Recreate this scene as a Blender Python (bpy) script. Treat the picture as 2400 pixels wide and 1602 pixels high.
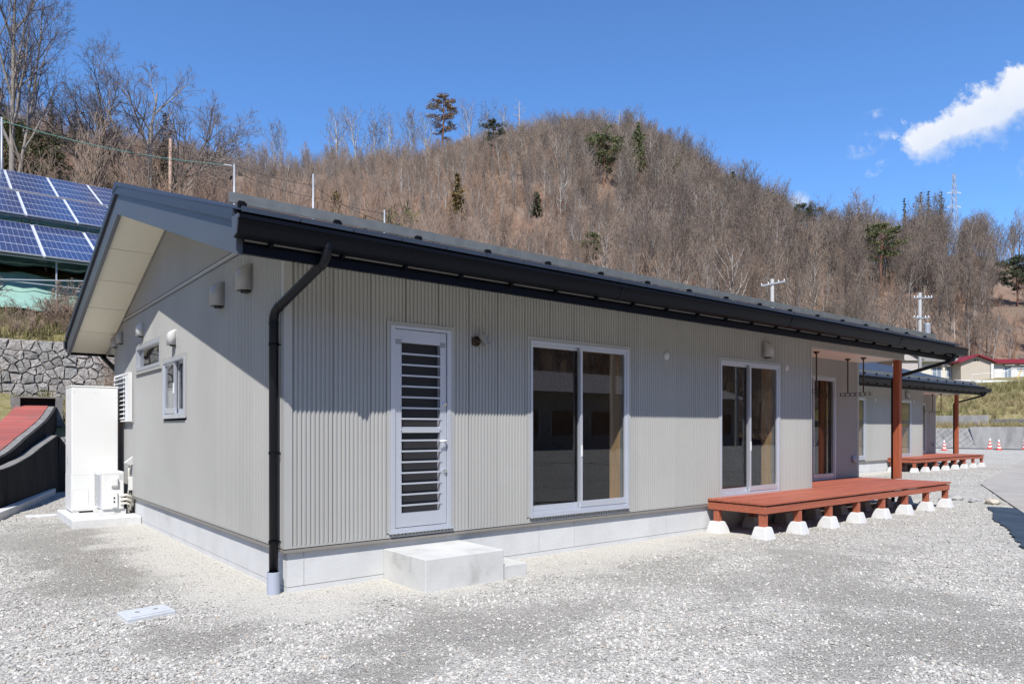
import bpy, bmesh, math, random
import numpy as np
from mathutils import Vector, Matrix

for o in list(bpy.data.objects):
    bpy.data.objects.remove(o)
scene = bpy.context.scene
COL = scene.collection
R = math.radians
rnd = random.Random(11)
nrs = np.random.RandomState(5)

# ------------------------------------------------------------------ camera
CAM = Vector((-2.4417, -6.3441, 1.5))
FPX = 1665.0                       # focal length in pixels of the 2400 px wide photograph
ANG = math.atan2(2080.0, FPX)
FWD = Vector((math.cos(ANG), math.sin(ANG), 0.0))
RGT = Vector((math.sin(ANG), -math.cos(ANG), 0.0))
HOR = 1004.5                       # horizon row
cd = bpy.data.cameras.new('camera')
cam = bpy.data.objects.new('camera', cd)
COL.objects.link(cam)
cam.location = CAM
cam.rotation_euler = (R(90), 0, -(R(90) - ANG))
cd.sensor_width = 36.0
cd.lens = FPX / 2400 * 36
cd.shift_y = (HOR - 801.0) / 2400
cd.clip_start = 0.05
cd.clip_end = 3000
scene.camera = cam

def at(px, py, d):
    """World point seen at photo pixel (px, py), d metres ahead of the camera."""
    return CAM + (FWD + RGT * ((px - 1200) / FPX) + Vector((0, 0, 1)) * ((HOR - py) / FPX)) * d

def gnd(px, py, z=0.0):
    return at(px, py, (z - 1.5) / ((HOR - py) / FPX))

# ------------------------------------------------------------------ light
SUN = Vector((0.581, 0.615, -1.0)).normalized()
sd = bpy.data.lights.new('sun', 'SUN')
sd.energy = 5.0
sd.angle = R(0.5)
sd.color = (1.0, 0.96, 0.9)
sun = bpy.data.objects.new('sun', sd)
COL.objects.link(sun)
sun.rotation_euler = SUN.to_track_quat('-Z', 'Y').to_euler()
sun.location = (-20, -30, 60)

world = bpy.data.worlds.new('World')
scene.world = world
world.use_nodes = True
SKY_STRENGTH = 0.085

class NT:
    """Tiny wrapper to write shader graphs as expressions."""
    def __init__(s, tree):
        s.t = tree
    def new(s, kind, **kw):
        n = s.t.nodes.new(kind)
        for k, v in kw.items():
            setattr(n, k, v)
        return n
    def link(s, a, b):
        s.t.links.new(a, b)
    def put(s, sock, v):
        if isinstance(v, (int, float)):
            sock.default_value = v
        elif isinstance(v, (tuple, list)):
            sock.default_value = tuple(v) if len(v) == len(sock.default_value) else tuple(v) + (1.0,)
        else:
            s.link(v, sock)
    def m(s, op, a, b=None, c=None, clamp=False):
        n = s.new('ShaderNodeMath', operation=op, use_clamp=clamp)
        for i, v in enumerate((a, b, c)):
            if v is not None:
                s.put(n.inputs[i], v)
        return n.outputs[0]
    def vm(s, op, a, b=None):
        n = s.new('ShaderNodeVectorMath', operation=op)
        s.put(n.inputs[0], a)
        if b is not None:
            s.put(n.inputs[1], b)
        return n.outputs['Value'] if op == 'DOT_PRODUCT' else n.outputs[0]
    def noise(s, vec, scale, detail=4, rough=0.55, dist=0.0):
        n = s.new('ShaderNodeTexNoise')
        if vec is not None:
            s.link(vec, n.inputs['Vector'])
        n.inputs['Scale'].default_value = scale
        n.inputs['Detail'].default_value = detail
        n.inputs['Roughness'].default_value = rough
        n.inputs['Distortion'].default_value = dist
        return n.outputs['Fac']
    def voro(s, vec, scale, feature='F1', out='Distance', rnd=1.0):
        n = s.new('ShaderNodeTexVoronoi', feature=feature)
        if vec is not None:
            s.link(vec, n.inputs['Vector'])
        n.inputs['Scale'].default_value = scale
        n.inputs['Randomness'].default_value = rnd
        return n.outputs[out]
    def ramp(s, fac, stops, interp='LINEAR'):
        n = s.new('ShaderNodeValToRGB')
        n.color_ramp.interpolation = interp
        el = n.color_ramp.elements
        while len(el) < len(stops):
            el.new(0.5)
        for e, (p, c) in zip(el, stops):
            e.position = p
            e.color = tuple(c) + (1,) if not isinstance(c, (int, float)) else (c, c, c, 1)
        s.link(fac, n.inputs[0])
        return n.outputs[0]
    def smooth(s, x, a, b):
        n = s.new('ShaderNodeMapRange', interpolation_type='SMOOTHSTEP')
        s.put(n.inputs[0], x)
        n.inputs[1].default_value = a
        n.inputs[2].default_value = b
        return n.outputs[0]
    def mix(s, fac, a, b, mode='MIX'):
        n = s.new('ShaderNodeMix', data_type='RGBA', blend_type=mode)
        s.put(n.inputs[0], fac)
        s.put(n.inputs[6], a)
        s.put(n.inputs[7], b)
        return n.outputs[2]
    def coord(s, which='Object'):
        return s.new('ShaderNodeTexCoord').outputs[which]
    def mapping(s, vec, scale=(1, 1, 1), loc=(0, 0, 0), rot=(0, 0, 0)):
        n = s.new('ShaderNodeMapping')
        s.link(vec, n.inputs[0])
        n.inputs['Scale'].default_value = scale
        n.inputs['Location'].default_value = loc
        n.inputs['Rotation'].default_value = rot
        return n.outputs[0]

def make_world():
    w = NT(world.node_tree)
    for n in list(w.t.nodes):
        w.t.nodes.remove(n)
    sky = w.new('ShaderNodeTexSky', sky_type='NISHITA')
    sky.sun_disc = False
    sky.sun_elevation = math.asin(-SUN.z)
    sky.sun_rotation = math.atan2(-SUN.x, -SUN.y)
    sky.altitude = 700
    sky.air_density = 1.0
    sky.dust_density = 0.0
    sky.ozone_density = 3.0
    d = w.coord('Generated')
    fx = w.vm('DOT_PRODUCT', d, tuple(FWD))
    rx = w.vm('DOT_PRODUCT', d, tuple(RGT))
    ux = w.vm('DOT_PRODUCT', d, (0, 0, 1))
    fpos = w.m('MAXIMUM', fx, 0.05)
    p = w.m('DIVIDE', rx, fpos)
    q = w.m('DIVIDE', ux, fpos)
    comb = w.new('ShaderNodeCombineXYZ')
    w.link(p, comb.inputs[0]); w.link(q, comb.inputs[1])
    pv = comb.outputs[0]
    n1 = w.noise(pv, 17, 7, 0.62)
    n2 = w.noise(w.mapping(pv, loc=(3.1, 1.7, 0)), 42, 6, 0.65)
    a0, slope = (0.552, 0.388), R(25)
    dp = w.m('SUBTRACT', p, a0[0]); dq = w.m('SUBTRACT', q, a0[1])
    u = w.m('ADD', w.m('MULTIPLY', dp, math.cos(slope)), w.m('MULTIPLY', dq, math.sin(slope)))
    v = w.m('SUBTRACT', w.m('MULTIPLY', dq, math.cos(slope)), w.m('MULTIPLY', dp, math.sin(slope)))
    half = w.m('ADD', w.m('MULTIPLY', w.m('MINIMUM', u, 0.35), 0.12), 0.026)
    edge = w.m('SUBTRACT', half, w.m('ABSOLUTE', v))
    edge = w.m('MINIMUM', edge, w.m('MULTIPLY', u, 0.9))
    edge = w.m('ADD', edge, w.m('MULTIPLY', w.m('SUBTRACT', n1, 0.5), 0.075))
    edge = w.m('ADD', edge, w.m('MULTIPLY', w.m('SUBTRACT', n2, 0.5), 0.05))
    soft = w.m('ADD', 0.014, w.m('MULTIPLY', w.smooth(v, 0.02, -0.05), 0.034))
    body = w.m('DIVIDE', edge, soft, clamp=True)
    # small wisps left of the big cloud and one peeping over the ridge
    def wisp(cx, cy, ax, ay, rot, lo, hi):
        x = w.m('SUBTRACT', p, cx); y = w.m('SUBTRACT', q, cy)
        a = w.m('ADD', w.m('MULTIPLY', x, math.cos(rot)), w.m('MULTIPLY', y, math.sin(rot)))
        b = w.m('SUBTRACT', w.m('MULTIPLY', y, math.cos(rot)), w.m('MULTIPLY', x, math.sin(rot)))
        a = w.m('DIVIDE', a, ax); b = w.m('DIVIDE', b, ay)
        r2 = w.m('ADD', w.m('MULTIPLY', a, a), w.m('MULTIPLY', b, b))
        fall = w.smooth(r2, 1.0, 0.0)
        return w.m('MULTIPLY', fall, w.smooth(n2, lo, hi))
    ws = wisp(0.503, 0.402, 0.042, 0.020, R(28), 0.44, 0.74)
    for a in ((0.512, 0.443, 0.022, 0.008, R(18), 0.42, 0.8), (0.515, 0.366, 0.026, 0.010, R(32), 0.42, 0.75), (0.405, 0.318, 0.02, 0.02, 0, 0.3, 0.62),
              (0.725, 0.366, 0.03, 0.02, R(40), 0.45, 0.95)):
        ws = w.m('MAXIMUM', ws, wisp(*a))
    mask = w.m('MULTIPLY', w.m('MAXIMUM', body, w.m('MULTIPLY', ws, 0.62)), w.smooth(fx, 0.05, 0.2))
    shade = w.smooth(w.m('ADD', v, w.m('MULTIPLY', w.m('SUBTRACT', n1, 0.5), 0.09)), -0.06, 0.05)
    ccol = w.mix(shade, (5.9, 6.8, 8.4), (7.9, 8.2, 8.9))
    skyc = w.mix(1.0, sky.outputs[0], (1.03, 1.46, 1.90), 'MULTIPLY')
    col = w.mix(mask, skyc, ccol)
    bg = w.new('ShaderNodeBackground')
    w.link(col, bg.inputs[0])
    bg.inputs[1].default_value = SKY_STRENGTH
    out = w.new('ShaderNodeOutputWorld')
    w.link(bg.outputs[0], out.inputs[0])
make_world()

vs = scene.view_settings
vs.view_transform = 'Standard'
vs.look = 'None'
vs.gamma = 1.0
vs.use_curve_mapping = False
vs.exposure = 0.42
scene.cycles.use_denoising = True
try:
    scene.cycles.denoiser = 'OPENIMAGEDENOISE'
    scene.cycles.denoising_input_passes = 'RGB_ALBEDO_NORMAL'
    scene.cycles.denoising_prefilter = 'NONE'
except Exception:
    pass
scene.cycles.max_bounces = 7
scene.cycles.diffuse_bounces = 3
scene.cycles.glossy_bounces = 3
scene.cycles.transparent_max_bounces = 12
scene.cycles.sample_clamp_indirect = 6.0

# ------------------------------------------------------------------ materials
MATS = {}
def mat(name, col, rough=0.6, metal=0.0, var=0.0, vscale=3.0, bump=0.0, bscale=60.0, stretch=(1, 1, 1), col2=None, stain=None, spec=0.5, tone=0.0):
    """Principled material; var mixes towards col2 with noise, stain adds blotches with their own outline."""
    m = bpy.data.materials.new(name)
    m.use_nodes = True
    t = NT(m.node_tree)
    b = m.node_tree.nodes['Principled BSDF']
    b.inputs['Roughness'].default_value = rough
    b.inputs['Metallic'].default_value = metal
    b.inputs['Specular IOR Level'].default_value = spec
    if var or bump or stain:
        vec = t.mapping(t.coord(), scale=stretch)
    c = tuple(col)
    if var:
        c2 = col2 if col2 else tuple(x * (1 - var) for x in col)
        f = t.smooth(t.noise(vec, vscale, 6, 0.6), 0.3, 0.72)
        c = t.mix(f, c, c2)
    if stain:
        sc, amount, scol = stain
        f = t.m('MULTIPLY', t.smooth(t.noise(vec, sc, 7, 0.7, 0.4), 0.52, 0.78), amount)
        c = t.mix(f, c, scol)
    if tone:                                  # panels and boards differ a little from one another
        rn = t.new('ShaderNodeObjectInfo').outputs['Random']
        k = t.m('ADD', 1 - tone, t.m('MULTIPLY', rn, 2 * tone))
        cc = t.new('ShaderNodeCombineColor')
        for i in range(3):
            t.link(k, cc.inputs[i])
        c = t.mix(1.0, c, cc.outputs[0], 'MULTIPLY')
    t.put(b.inputs['Base Color'], c if not isinstance(c, tuple) else c + (1,))
    if bump:
        bn = t.new('ShaderNodeBump')
        bn.inputs['Strength'].default_value = bump
        bn.inputs['Distance'].default_value = 0.01
        t.link(t.noise(vec, bscale, 4, 0.6), bn.inputs['Height'])
        t.link(bn.outputs[0], b.inputs['Normal'])
    MATS[name] = m
    return m

mat('siding', (0.340, 0.339, 0.324), 0.42, 0.0, 0.07, 0.9, 0.05, 40, tone=0.035)
mat('siding_trim', (0.343, 0.342, 0.328), 0.42, 0.0, 0.04, 2)
mat('flashing', (0.24, 0.225, 0.205), 0.45, 0.2, 0.06, 3)
mat('concrete', (0.53, 0.535, 0.53), 0.85, 0, 0.1, 2.2, 0.25, 45, (1, 1, 1), None, (1.1, 0.75, (0.40, 0.395, 0.375)))
mat('concrete_step', (0.52, 0.52, 0.50), 0.88, 0, 0.12, 3.0, 0.3, 50, (1, 1, 1), None, (3.0, 0.95, (0.34, 0.335, 0.31)))
mat('concrete_white', (0.58, 0.58, 0.57), 0.85, 0, 0.12, 7, 0.3, 60, (1, 1, 1), None, (3.0, 0.45, (0.42, 0.41, 0.385)))
mat('concrete_old', (0.34, 0.33, 0.315), 0.92, 0, 0.3, 1.6, 0.5, 25, (1, 1, 0.35), None, (0.55, 0.9, (0.10, 0.095, 0.09)))
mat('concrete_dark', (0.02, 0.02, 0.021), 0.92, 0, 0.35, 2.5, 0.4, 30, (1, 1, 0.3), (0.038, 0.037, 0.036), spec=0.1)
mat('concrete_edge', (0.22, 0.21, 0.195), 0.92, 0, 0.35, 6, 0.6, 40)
mat('black_metal', (0.0045, 0.005, 0.007), 0.5, 0.0, 0.2, 3, spec=0.12)
mat('pipe_black', (0.005, 0.006, 0.009), 0.36, 0.0, spec=0.25)
mat('soffit_slot', (0.66, 0.615, 0.49), 0.7)
mat('concrete_joint', (0.40, 0.40, 0.395), 0.9)
mat('gutter_face', (0.0035, 0.0045, 0.0075), 0.42, 0.0, 0.2, 2, spec=0.13)
mat('roof_metal', (0.04, 0.053, 0.078), 0.5, 0.3, 0.15, 2, 0.05, 20)
mat('fascia_metal', (0.07, 0.077, 0.093), 0.42, 0.15, 0.08, 1.2, 0.1, 3)
mat('guard_metal', (0.2, 0.21, 0.2), 0.5, 0.5, 0.2, 8)
mat('soffit', (0.74, 0.69, 0.55), 0.6, 0, 0.03, 2)
mat('porch_ceiling', (0.78, 0.66, 0.56), 0.6, 0, 0.02, 2)
mat('aluminium', (0.56, 0.59, 0.65), 0.32, 0.55, 0.03, 3)
mat('aluminium_dark', (0.3, 0.31, 0.34), 0.35, 0.6)
mat('chrome', (0.75, 0.75, 0.74), 0.15, 1.0)
mat('grey_pvc', (0.33, 0.36, 0.43), 0.5, 0, 0.05, 4)
mat('vent_grey', (0.3, 0.3, 0.295), 0.4, 0.1, 0.05, 6)
mat('vent_white', (0.5, 0.5, 0.485), 0.45, 0, 0.04, 6)
mat('lamp_grey', (0.23, 0.22, 0.2), 0.45, 0.2)
mat('unit_white', (0.68, 0.68, 0.655), 0.4, 0, 0.02, 3)
mat('unit_grey', (0.5, 0.5, 0.5), 0.5)
mat('hose_cream', (0.6, 0.58, 0.5), 0.6, 0, 0.15, 9)
mat('deck_wood', (0.37, 0.102, 0.055), 0.62, 0, 0.4, 5, 0.3, 30, (0.25, 6, 6), (0.25, 0.072, 0.042), (2.2, 0.5, (0.40, 0.17, 0.12)), tone=0.12)
mat('beam_wood', (0.36, 0.105, 0.056), 0.6, 0, 0.3, 5, 0.2, 30, (0.4, 6, 6), (0.28, 0.075, 0.04))
mat('post_wood', (0.36, 0.1, 0.045), 0.55, 0, 0.3, 5, 0.2, 30, (6, 6, 0.35), (0.25, 0.065, 0.03))
mat('inner_wood', (0.55, 0.37, 0.2), 0.5, 0, 0.2, 4, 0, 1, (4, 4, 0.6))
mat('floor_wood', (0.46, 0.28, 0.14), 0.4, 0, 0.25, 4, 0, 1, (0.5, 6, 6))
mat('inner_wall', (0.2, 0.17, 0.14), 0.8, 0, 0.05, 2)
mat('inner_brown', (0.2, 0.122, 0.072), 0.6, 0, 0.2, 2)
mat('bronze', (0.07, 0.05, 0.035), 0.4, 0.6)
mat('dark_hole', (0.012, 0.012, 0.014), 0.7)
mat('curtain', (0.55, 0.55, 0.53), 0.9, 0, 0.1, 6)
mat('galvanised', (0.36, 0.38, 0.41), 0.5, 0.4, 0.1, 5)
mat('pole_concrete', (0.33, 0.33, 0.32), 0.85, 0, 0.1, 4)
mat('pole_wood', (0.42, 0.29, 0.22), 0.85, 0, 0.2, 5, 0, 1, (5, 5, 0.5))
mat('wire_black', (0.03, 0.03, 0.03), 0.6)
mat('wire_green', (0.05, 0.2, 0.18), 0.6)
mat('cone_red', (0.72, 0.08, 0.05), 0.5, 0, 0.15, 8)
mat('cone_white', (0.8, 0.8, 0.78), 0.5)
mat('bark_grey', (0.17, 0.145, 0.12), 0.95, 0, 0.45, 5, 0.6, 30, (3, 3, 0.8), (0.30, 0.275, 0.24))
mat('bark_dark', (0.08, 0.066, 0.056), 0.95, 0, 0.4, 6, 0.4, 30, (3, 3, 0.8), (0.16, 0.138, 0.115))
mat('bark_pine', (0.25, 0.115, 0.07), 0.95, 0, 0.4, 5, 0.4, 25, (3, 3, 0.8))
mat('twig_near', (0.17, 0.135, 0.118), 0.95, 0, 0.3, 3)
mat('needle_green', (0.075, 0.095, 0.035), 0.8, 0, 0.5, 3, 0, 1, (1, 1, 1), (0.14, 0.14, 0.045))
mat('needle_dark', (0.035, 0.05, 0.022), 0.85, 0, 0.5, 3, 0, 1, (1, 1, 1), (0.06, 0.07, 0.03))
mat('needle_brown', (0.075, 0.042, 0.018), 0.9, 0, 0.5, 3, 0, 1, (1, 1, 1), (0.045, 0.045, 0.02))
mat('needle_gold', (0.22, 0.135, 0.035), 0.9, 0, 0.5, 2, 0, 1, (1, 1, 1), (0.07, 0.06, 0.02))
mat('moss_twig', (0.14, 0.14, 0.045), 0.95, 0, 0.4, 3)
mat('dead_wood', (0.42, 0.38, 0.34), 0.9, 0, 0.2, 4)
mat('leaf_rust', (0.3, 0.12, 0.055), 0.9, 0, 0.4, 4, 0, 1, (1, 1, 1), (0.2, 0.075, 0.035))
mat('plant_green', (0.13, 0.2, 0.06), 0.7, 0, 0.3, 5)
mat('red_cover', (0.36, 0.085, 0.07), 0.8, 0, 0.3, 2.5, 0.15, 30, (1, 1, 1), (0.27, 0.085, 0.065), (1.1, 0.75, (0.15, 0.085, 0.07)), tone=0.12)
mat('mat_cloth', (0.012, 0.026, 0.045), 0.85, 0, 0.5, 2.5, 0.3, 60, (1, 1, 1), (0.03, 0.05, 0.075))
mat('slab', (0.36, 0.335, 0.30), 0.9, 0, 0.2, 1.2, 0.25, 60, (1, 1, 1), None, (0.5, 0.5, (0.27, 0.26, 0.25)))
mat('asphalt', (0.075, 0.077, 0.085), 0.9, 0, 0.3, 3, 0.3, 60)
mat('green_sheet', (0.22, 0.37, 0.31), 0.8, 0, 0.3, 1.2, 0.3, 6, (1, 1, 1), (0.13, 0.24, 0.2))
mat('solar_frame', (0.72, 0.74, 0.78), 0.35, 0.4)
mat('lid_plastic', (0.52, 0.54, 0.56), 0.5, 0, 0.1, 12, 0.1, 80)
mat('cream_wall', (0.58, 0.55, 0.47), 0.85, 0, 0.06, 0.8)
mat('beige_wall', (0.44, 0.39, 0.32), 0.85, 0, 0.08, 0.8)
mat('white_wall', (0.6, 0.59, 0.56), 0.85, 0, 0.05, 0.8)
mat('dusky_wall', (0.42, 0.38, 0.36), 0.85, 0, 0.08, 0.8)
mat('roof_tile', (0.25, 0.24, 0.22), 0.8, 0, 0.3, 2)
mat('roof_red', (0.24, 0.018, 0.035), 0.5, 0, 0.3, 1.4)
mat('house_glass', (0.2, 0.24, 0.3), 0.15)
mat('white_paint', (0.66, 0.66, 0.65), 0.5, 0, 0.05, 4)
mat('yellow_paint', (0.6, 0.4, 0.03), 0.5)
mat('soil_line', (0.26, 0.235, 0.2), 0.9, 0, 0.3, 4)

def glass_mat():
    m = bpy.data.materials.new('window_glass')
    m.use_nodes = True
    t = NT(m.node_tree)
    for n in list(t.t.nodes):
        t.t.nodes.remove(n)
    tr = t.new('ShaderNodeBsdfTransparent')
    tr.inputs[0].default_value = (0.83, 0.84, 0.83, 1)
    gl = t.new('ShaderNodeBsdfGlossy')
    gl.inputs['Roughness'].default_value = 0.015
    gl.inputs['Color'].default_value = (0.95, 0.97, 1, 1)
    fr = t.new('ShaderNodeFresnel')
    bf = t.new('ShaderNodeNewGeometry').outputs['Backfacing']
    t.link(t.m('ADD', 1.5, t.m('MULTIPLY', bf, 1 / 1.5 - 1.5)), fr.inputs[0])
    mx = t.new('ShaderNodeMixShader')
    t.link(t.m('MULTIPLY', fr.outputs[0], 1.0, clamp=True), mx.inputs[0])
    t.link(tr.outputs[0], mx.inputs[1])
    t.link(gl.outputs[0], mx.inputs[2])
    out = t.new('ShaderNodeOutputMaterial')
    t.link(mx.outputs[0], out.inputs[0])
    MATS['window_glass'] = m
glass_mat()

def wood_mat(name, dark, light, use_inst):
    """Twigs and trunks of the wood; the tint of each tree varies along the hillside."""
    m = bpy.data.materials.new(name)
    m.use_nodes = True
    t = NT(m.node_tree)
    b = t.t.nodes['Principled BSDF']
    b.inputs['Roughness'].default_value = 0.95
    b.inputs['Specular IOR Level'].default_value = 0.15
    if use_inst:
        a = t.new('ShaderNodeAttribute', attribute_type='INSTANCER', attribute_name='tint')
    else:
        a = t.new('ShaderNodeAttribute', attribute_type='OBJECT', attribute_name='tint')
    n = t.noise(t.coord(), 1.2, 3)
    fac = a.outputs['Fac']
    if 'trunk' in name:                      # some trunks pale, some dark
        fac = t.m('FRACT', t.m('MULTIPLY', fac, 37.7))
    f = t.m('ADD', t.m('MULTIPLY', t.m('SUBTRACT', n, 0.5), 0.5), fac, clamp=True)
    t.link(t.mix(f, dark, light), b.inputs['Base Color'])
    MATS[name] = m
for suf, ui in (('', True), ('_single', False)):
    wood_mat('wood_trunk' + suf, (0.075, 0.064, 0.056), (0.45, 0.42, 0.38), ui)
    wood_mat('wood_twig' + suf, (0.175, 0.138, 0.110), (0.34, 0.236, 0.165), ui)
wood_mat('brush_twig', (0.23, 0.185, 0.15), (0.35, 0.22, 0.145), True)
wood_mat('grass_dry', (0.155, 0.15, 0.062), (0.34, 0.27, 0.145), True)

def gravel_mats():
    m = bpy.data.materials.new('gravel_ground')
    m.use_nodes = True
    t = NT(m.node_tree)
    b = t.t.nodes['Principled BSDF']
    b.inputs['Roughness'].default_value = 0.95
    b.inputs['Specular IOR Level'].default_value = 0.1
    vec = t.coord()
    pt = t.new('ShaderNodeAttribute', attribute_name='patch')
    sep = t.new('ShaderNodeSeparateColor')
    t.link(pt.outputs['Color'], sep.inputs[0])
    dark, sand = sep.outputs[0], sep.outputs[1]
    cell = t.voro(vec, 52, out='Color')
    cs = t.new('ShaderNodeSeparateColor'); t.link(cell, cs.inputs[0])
    cell2 = t.voro(vec, 135, out='Color')
    cs2 = t.new('ShaderNodeSeparateColor'); t.link(cell2, cs2.inputs[0])
    v = t.m('ADD', t.m('MULTIPLY', cs.outputs[0], 0.6), t.m('MULTIPLY', cs2.outputs[0], 0.4))
    stone = t.ramp(v, [(0.0, (0.16, 0.153, 0.14)), (0.35, (0.34, 0.326, 0.295)), (0.7, (0.50, 0.48, 0.435)), (1.0, (0.62, 0.595, 0.54))])
    big = t.noise(vec, 0.45, 5, 0.62)
    far = t.m('MULTIPLY', t.smooth(big, 0.48, 0.68), 0.42)
    dk = t.m('MAXIMUM', dark, far)
    dk = t.m('MULTIPLY', dk, t.m('SUBTRACT', 1.0, sand), clamp=True)
    fine = t.ramp(cs2.outputs[1], [(0.0, (0.10, 0.091, 0.076)), (0.55, (0.205, 0.19, 0.163)), (1.0, (0.44, 0.42, 0.38))])
    c = t.mix(t.m('MULTIPLY', dk, 0.78), stone, fine)
    sandc = t.ramp(t.m('ADD', t.m('MULTIPLY', cs2.outputs[0], 0.5), t.m('MULTIPLY', t.noise(vec, 30, 5, 0.7), 0.5)),
                   [(0.2, (0.38, 0.36, 0.315)), (0.5, (0.51, 0.487, 0.433)), (0.8, (0.58, 0.555, 0.498))])
    c = t.mix(t.m('MULTIPLY', sand, 0.92), c, sandc)
    t.link(c, b.inputs['Base Color'])
    d1 = t.voro(vec, 52); d2 = t.voro(vec, 135)
    h = t.m('ADD', t.m('MULTIPLY', d1, -0.6), t.m('MULTIPLY', d2, -0.25))
    bn = t.new('ShaderNodeBump')
    bn.inputs['Strength'].default_value = 0.9
    bn.inputs['Distance'].default_value = 0.02
    t.link(h, bn.inputs['Height'])
    t.link(bn.outputs[0], b.inputs['Normal'])
    MATS['gravel_ground'] = m
    m = bpy.data.materials.new('gravel_stone')
    m.use_nodes = True
    t = NT(m.node_tree)
    b = t.t.nodes['Principled BSDF']
    b.inputs['Roughness'].default_value = 0.9
    b.inputs['Specular IOR Level'].default_value = 0.2
    a = t.new('ShaderNodeAttribute', attribute_type='INSTANCER', attribute_name='tint')
    c = t.ramp(a.outputs['Fac'], [(0.0, (0.2, 0.195, 0.183)), (0.16, (0.32, 0.311, 0.29)), (0.5, (0.455, 0.438, 0.398)), (0.88, (0.58, 0.557, 0.506)),
                                  (0.94, (0.45, 0.42, 0.37)), (0.98, (0.40, 0.315, 0.24)), (1.0, (0.24, 0.25, 0.27))])
    c = t.mix(t.m('MULTIPLY', t.noise(t.coord(), 2.5, 4), 0.25), c, (0.3, 0.29, 0.27))
    t.link(c, b.inputs['Base Color'])
    MATS['gravel_stone'] = m
gravel_mats()

def terrain_mat(name, stops, scale, fine, speck):
    m = bpy.data.materials.new(name)
    m.use_nodes = True
    t = NT(m.node_tree)
    b = t.t.nodes['Principled BSDF']
    b.inputs['Roughness'].default_value = 0.97
    b.inputs['Specular IOR Level'].default_value = 0.05
    vec = t.coord()
    n = t.m('ADD', t.m('MULTIPLY', t.noise(vec, scale, 8, 0.66), 0.65), t.m('MULTIPLY', t.noise(vec, fine, 5, 0.7), 0.35))
    c = t.ramp(n, stops)
    sp = t.smooth(t.noise(vec, speck, 3, 0.7), 0.56, 0.66)
    c = t.mix(t.m('MULTIPLY', sp, 0.45), c, (0.06, 0.045, 0.03))
    t.link(c, b.inputs['Base Color'])
    bn = t.new('ShaderNodeBump')
    bn.inputs['Strength'].default_value = 0.8
    bn.inputs['Distance'].default_value = 0.12
    t.link(t.noise(vec, fine, 6, 0.7), bn.inputs['Height'])
    t.link(bn.outputs[0], b.inputs['Normal'])
    MATS[name] = m
terrain_mat('leaf_litter', [(0.3, (0.12, 0.095, 0.078)), (0.44, (0.165, 0.125, 0.098)), (0.52, (0.205, 0.135, 0.10)), (0.58, (0.18, 0.14, 0.114)), (0.72, (0.155, 0.135, 0.112))], 0.06, 1.6, 0.8)
terrain_mat('grass_bank', [(0.3, (0.10, 0.115, 0.04)), (0.45, (0.19, 0.175, 0.075)), (0.58, (0.29, 0.24, 0.13)), (0.72, (0.24, 0.19, 0.12))], 0.35, 3.5, 4.0)

def stone_mat():
    m = bpy.data.materials.new('wall_stone')
    m.use_nodes = True
    t = NT(m.node_tree)
    b = t.t.nodes['Principled BSDF']
    b.inputs['Roughness'].default_value = 0.95
    b.inputs['Specular IOR Level'].default_value = 0.15
    vec = t.coord()
    rn = t.new('ShaderNodeObjectInfo').outputs['Random']
    base = t.ramp(rn, [(0.0, (0.27, 0.255, 0.235)), (0.5, (0.36, 0.35, 0.33)), (1.0, (0.44, 0.40, 0.365))])
    f = t.smooth(t.noise(vec, 9, 7, 0.7), 0.4, 0.68)
    c = t.mix(t.m('MULTIPLY', f, 0.7), base, (0.2, 0.185, 0.165))
    t.link(c, b.inputs['Base Color'])
    bn = t.new('ShaderNodeBump')
    bn.inputs['Strength'].default_value = 1.0
    bn.inputs['Distance'].default_value = 0.05
    t.link(t.noise(vec, 14, 6, 0.7), bn.inputs['Height'])
    t.link(bn.outputs[0], b.inputs['Normal'])
    MATS['wall_stone'] = m
stone_mat()

def solar_mat():
    """Blue cells 10 x 6 per module with pale grid lines, printed under the glass."""
    m = bpy.data.materials.new('solar_cells')
    m.use_nodes = True
    t = NT(m.node_tree)
    b = t.t.nodes['Principled BSDF']
    b.inputs['Roughness'].default_value = 0.12
    uv = t.coord('UV')
    sp = t.new('ShaderNodeSeparateXYZ'); t.link(uv, sp.inputs[0])
    def grid(c, n, w):
        f = t.m('FRACT', t.m('MULTIPLY', c, n))
        return t.m('LESS_THAN', t.m('ABSOLUTE', t.m('SUBTRACT', f, 0.5)), 0.5 - w)
    cell = t.m('MULTIPLY', grid(sp.outputs[0], 10, 0.04), grid(sp.outputs[1], 6, 0.045))
    n = t.noise(t.coord(), 2.0, 2)
    bl = t.mix(n, (0.008, 0.02, 0.085), (0.02, 0.035, 0.12))
    t.link(t.mix(cell, (0.22, 0.26, 0.38), bl), b.inputs['Base Color'])
    MATS['solar_cells'] = m
solar_mat()

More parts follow.
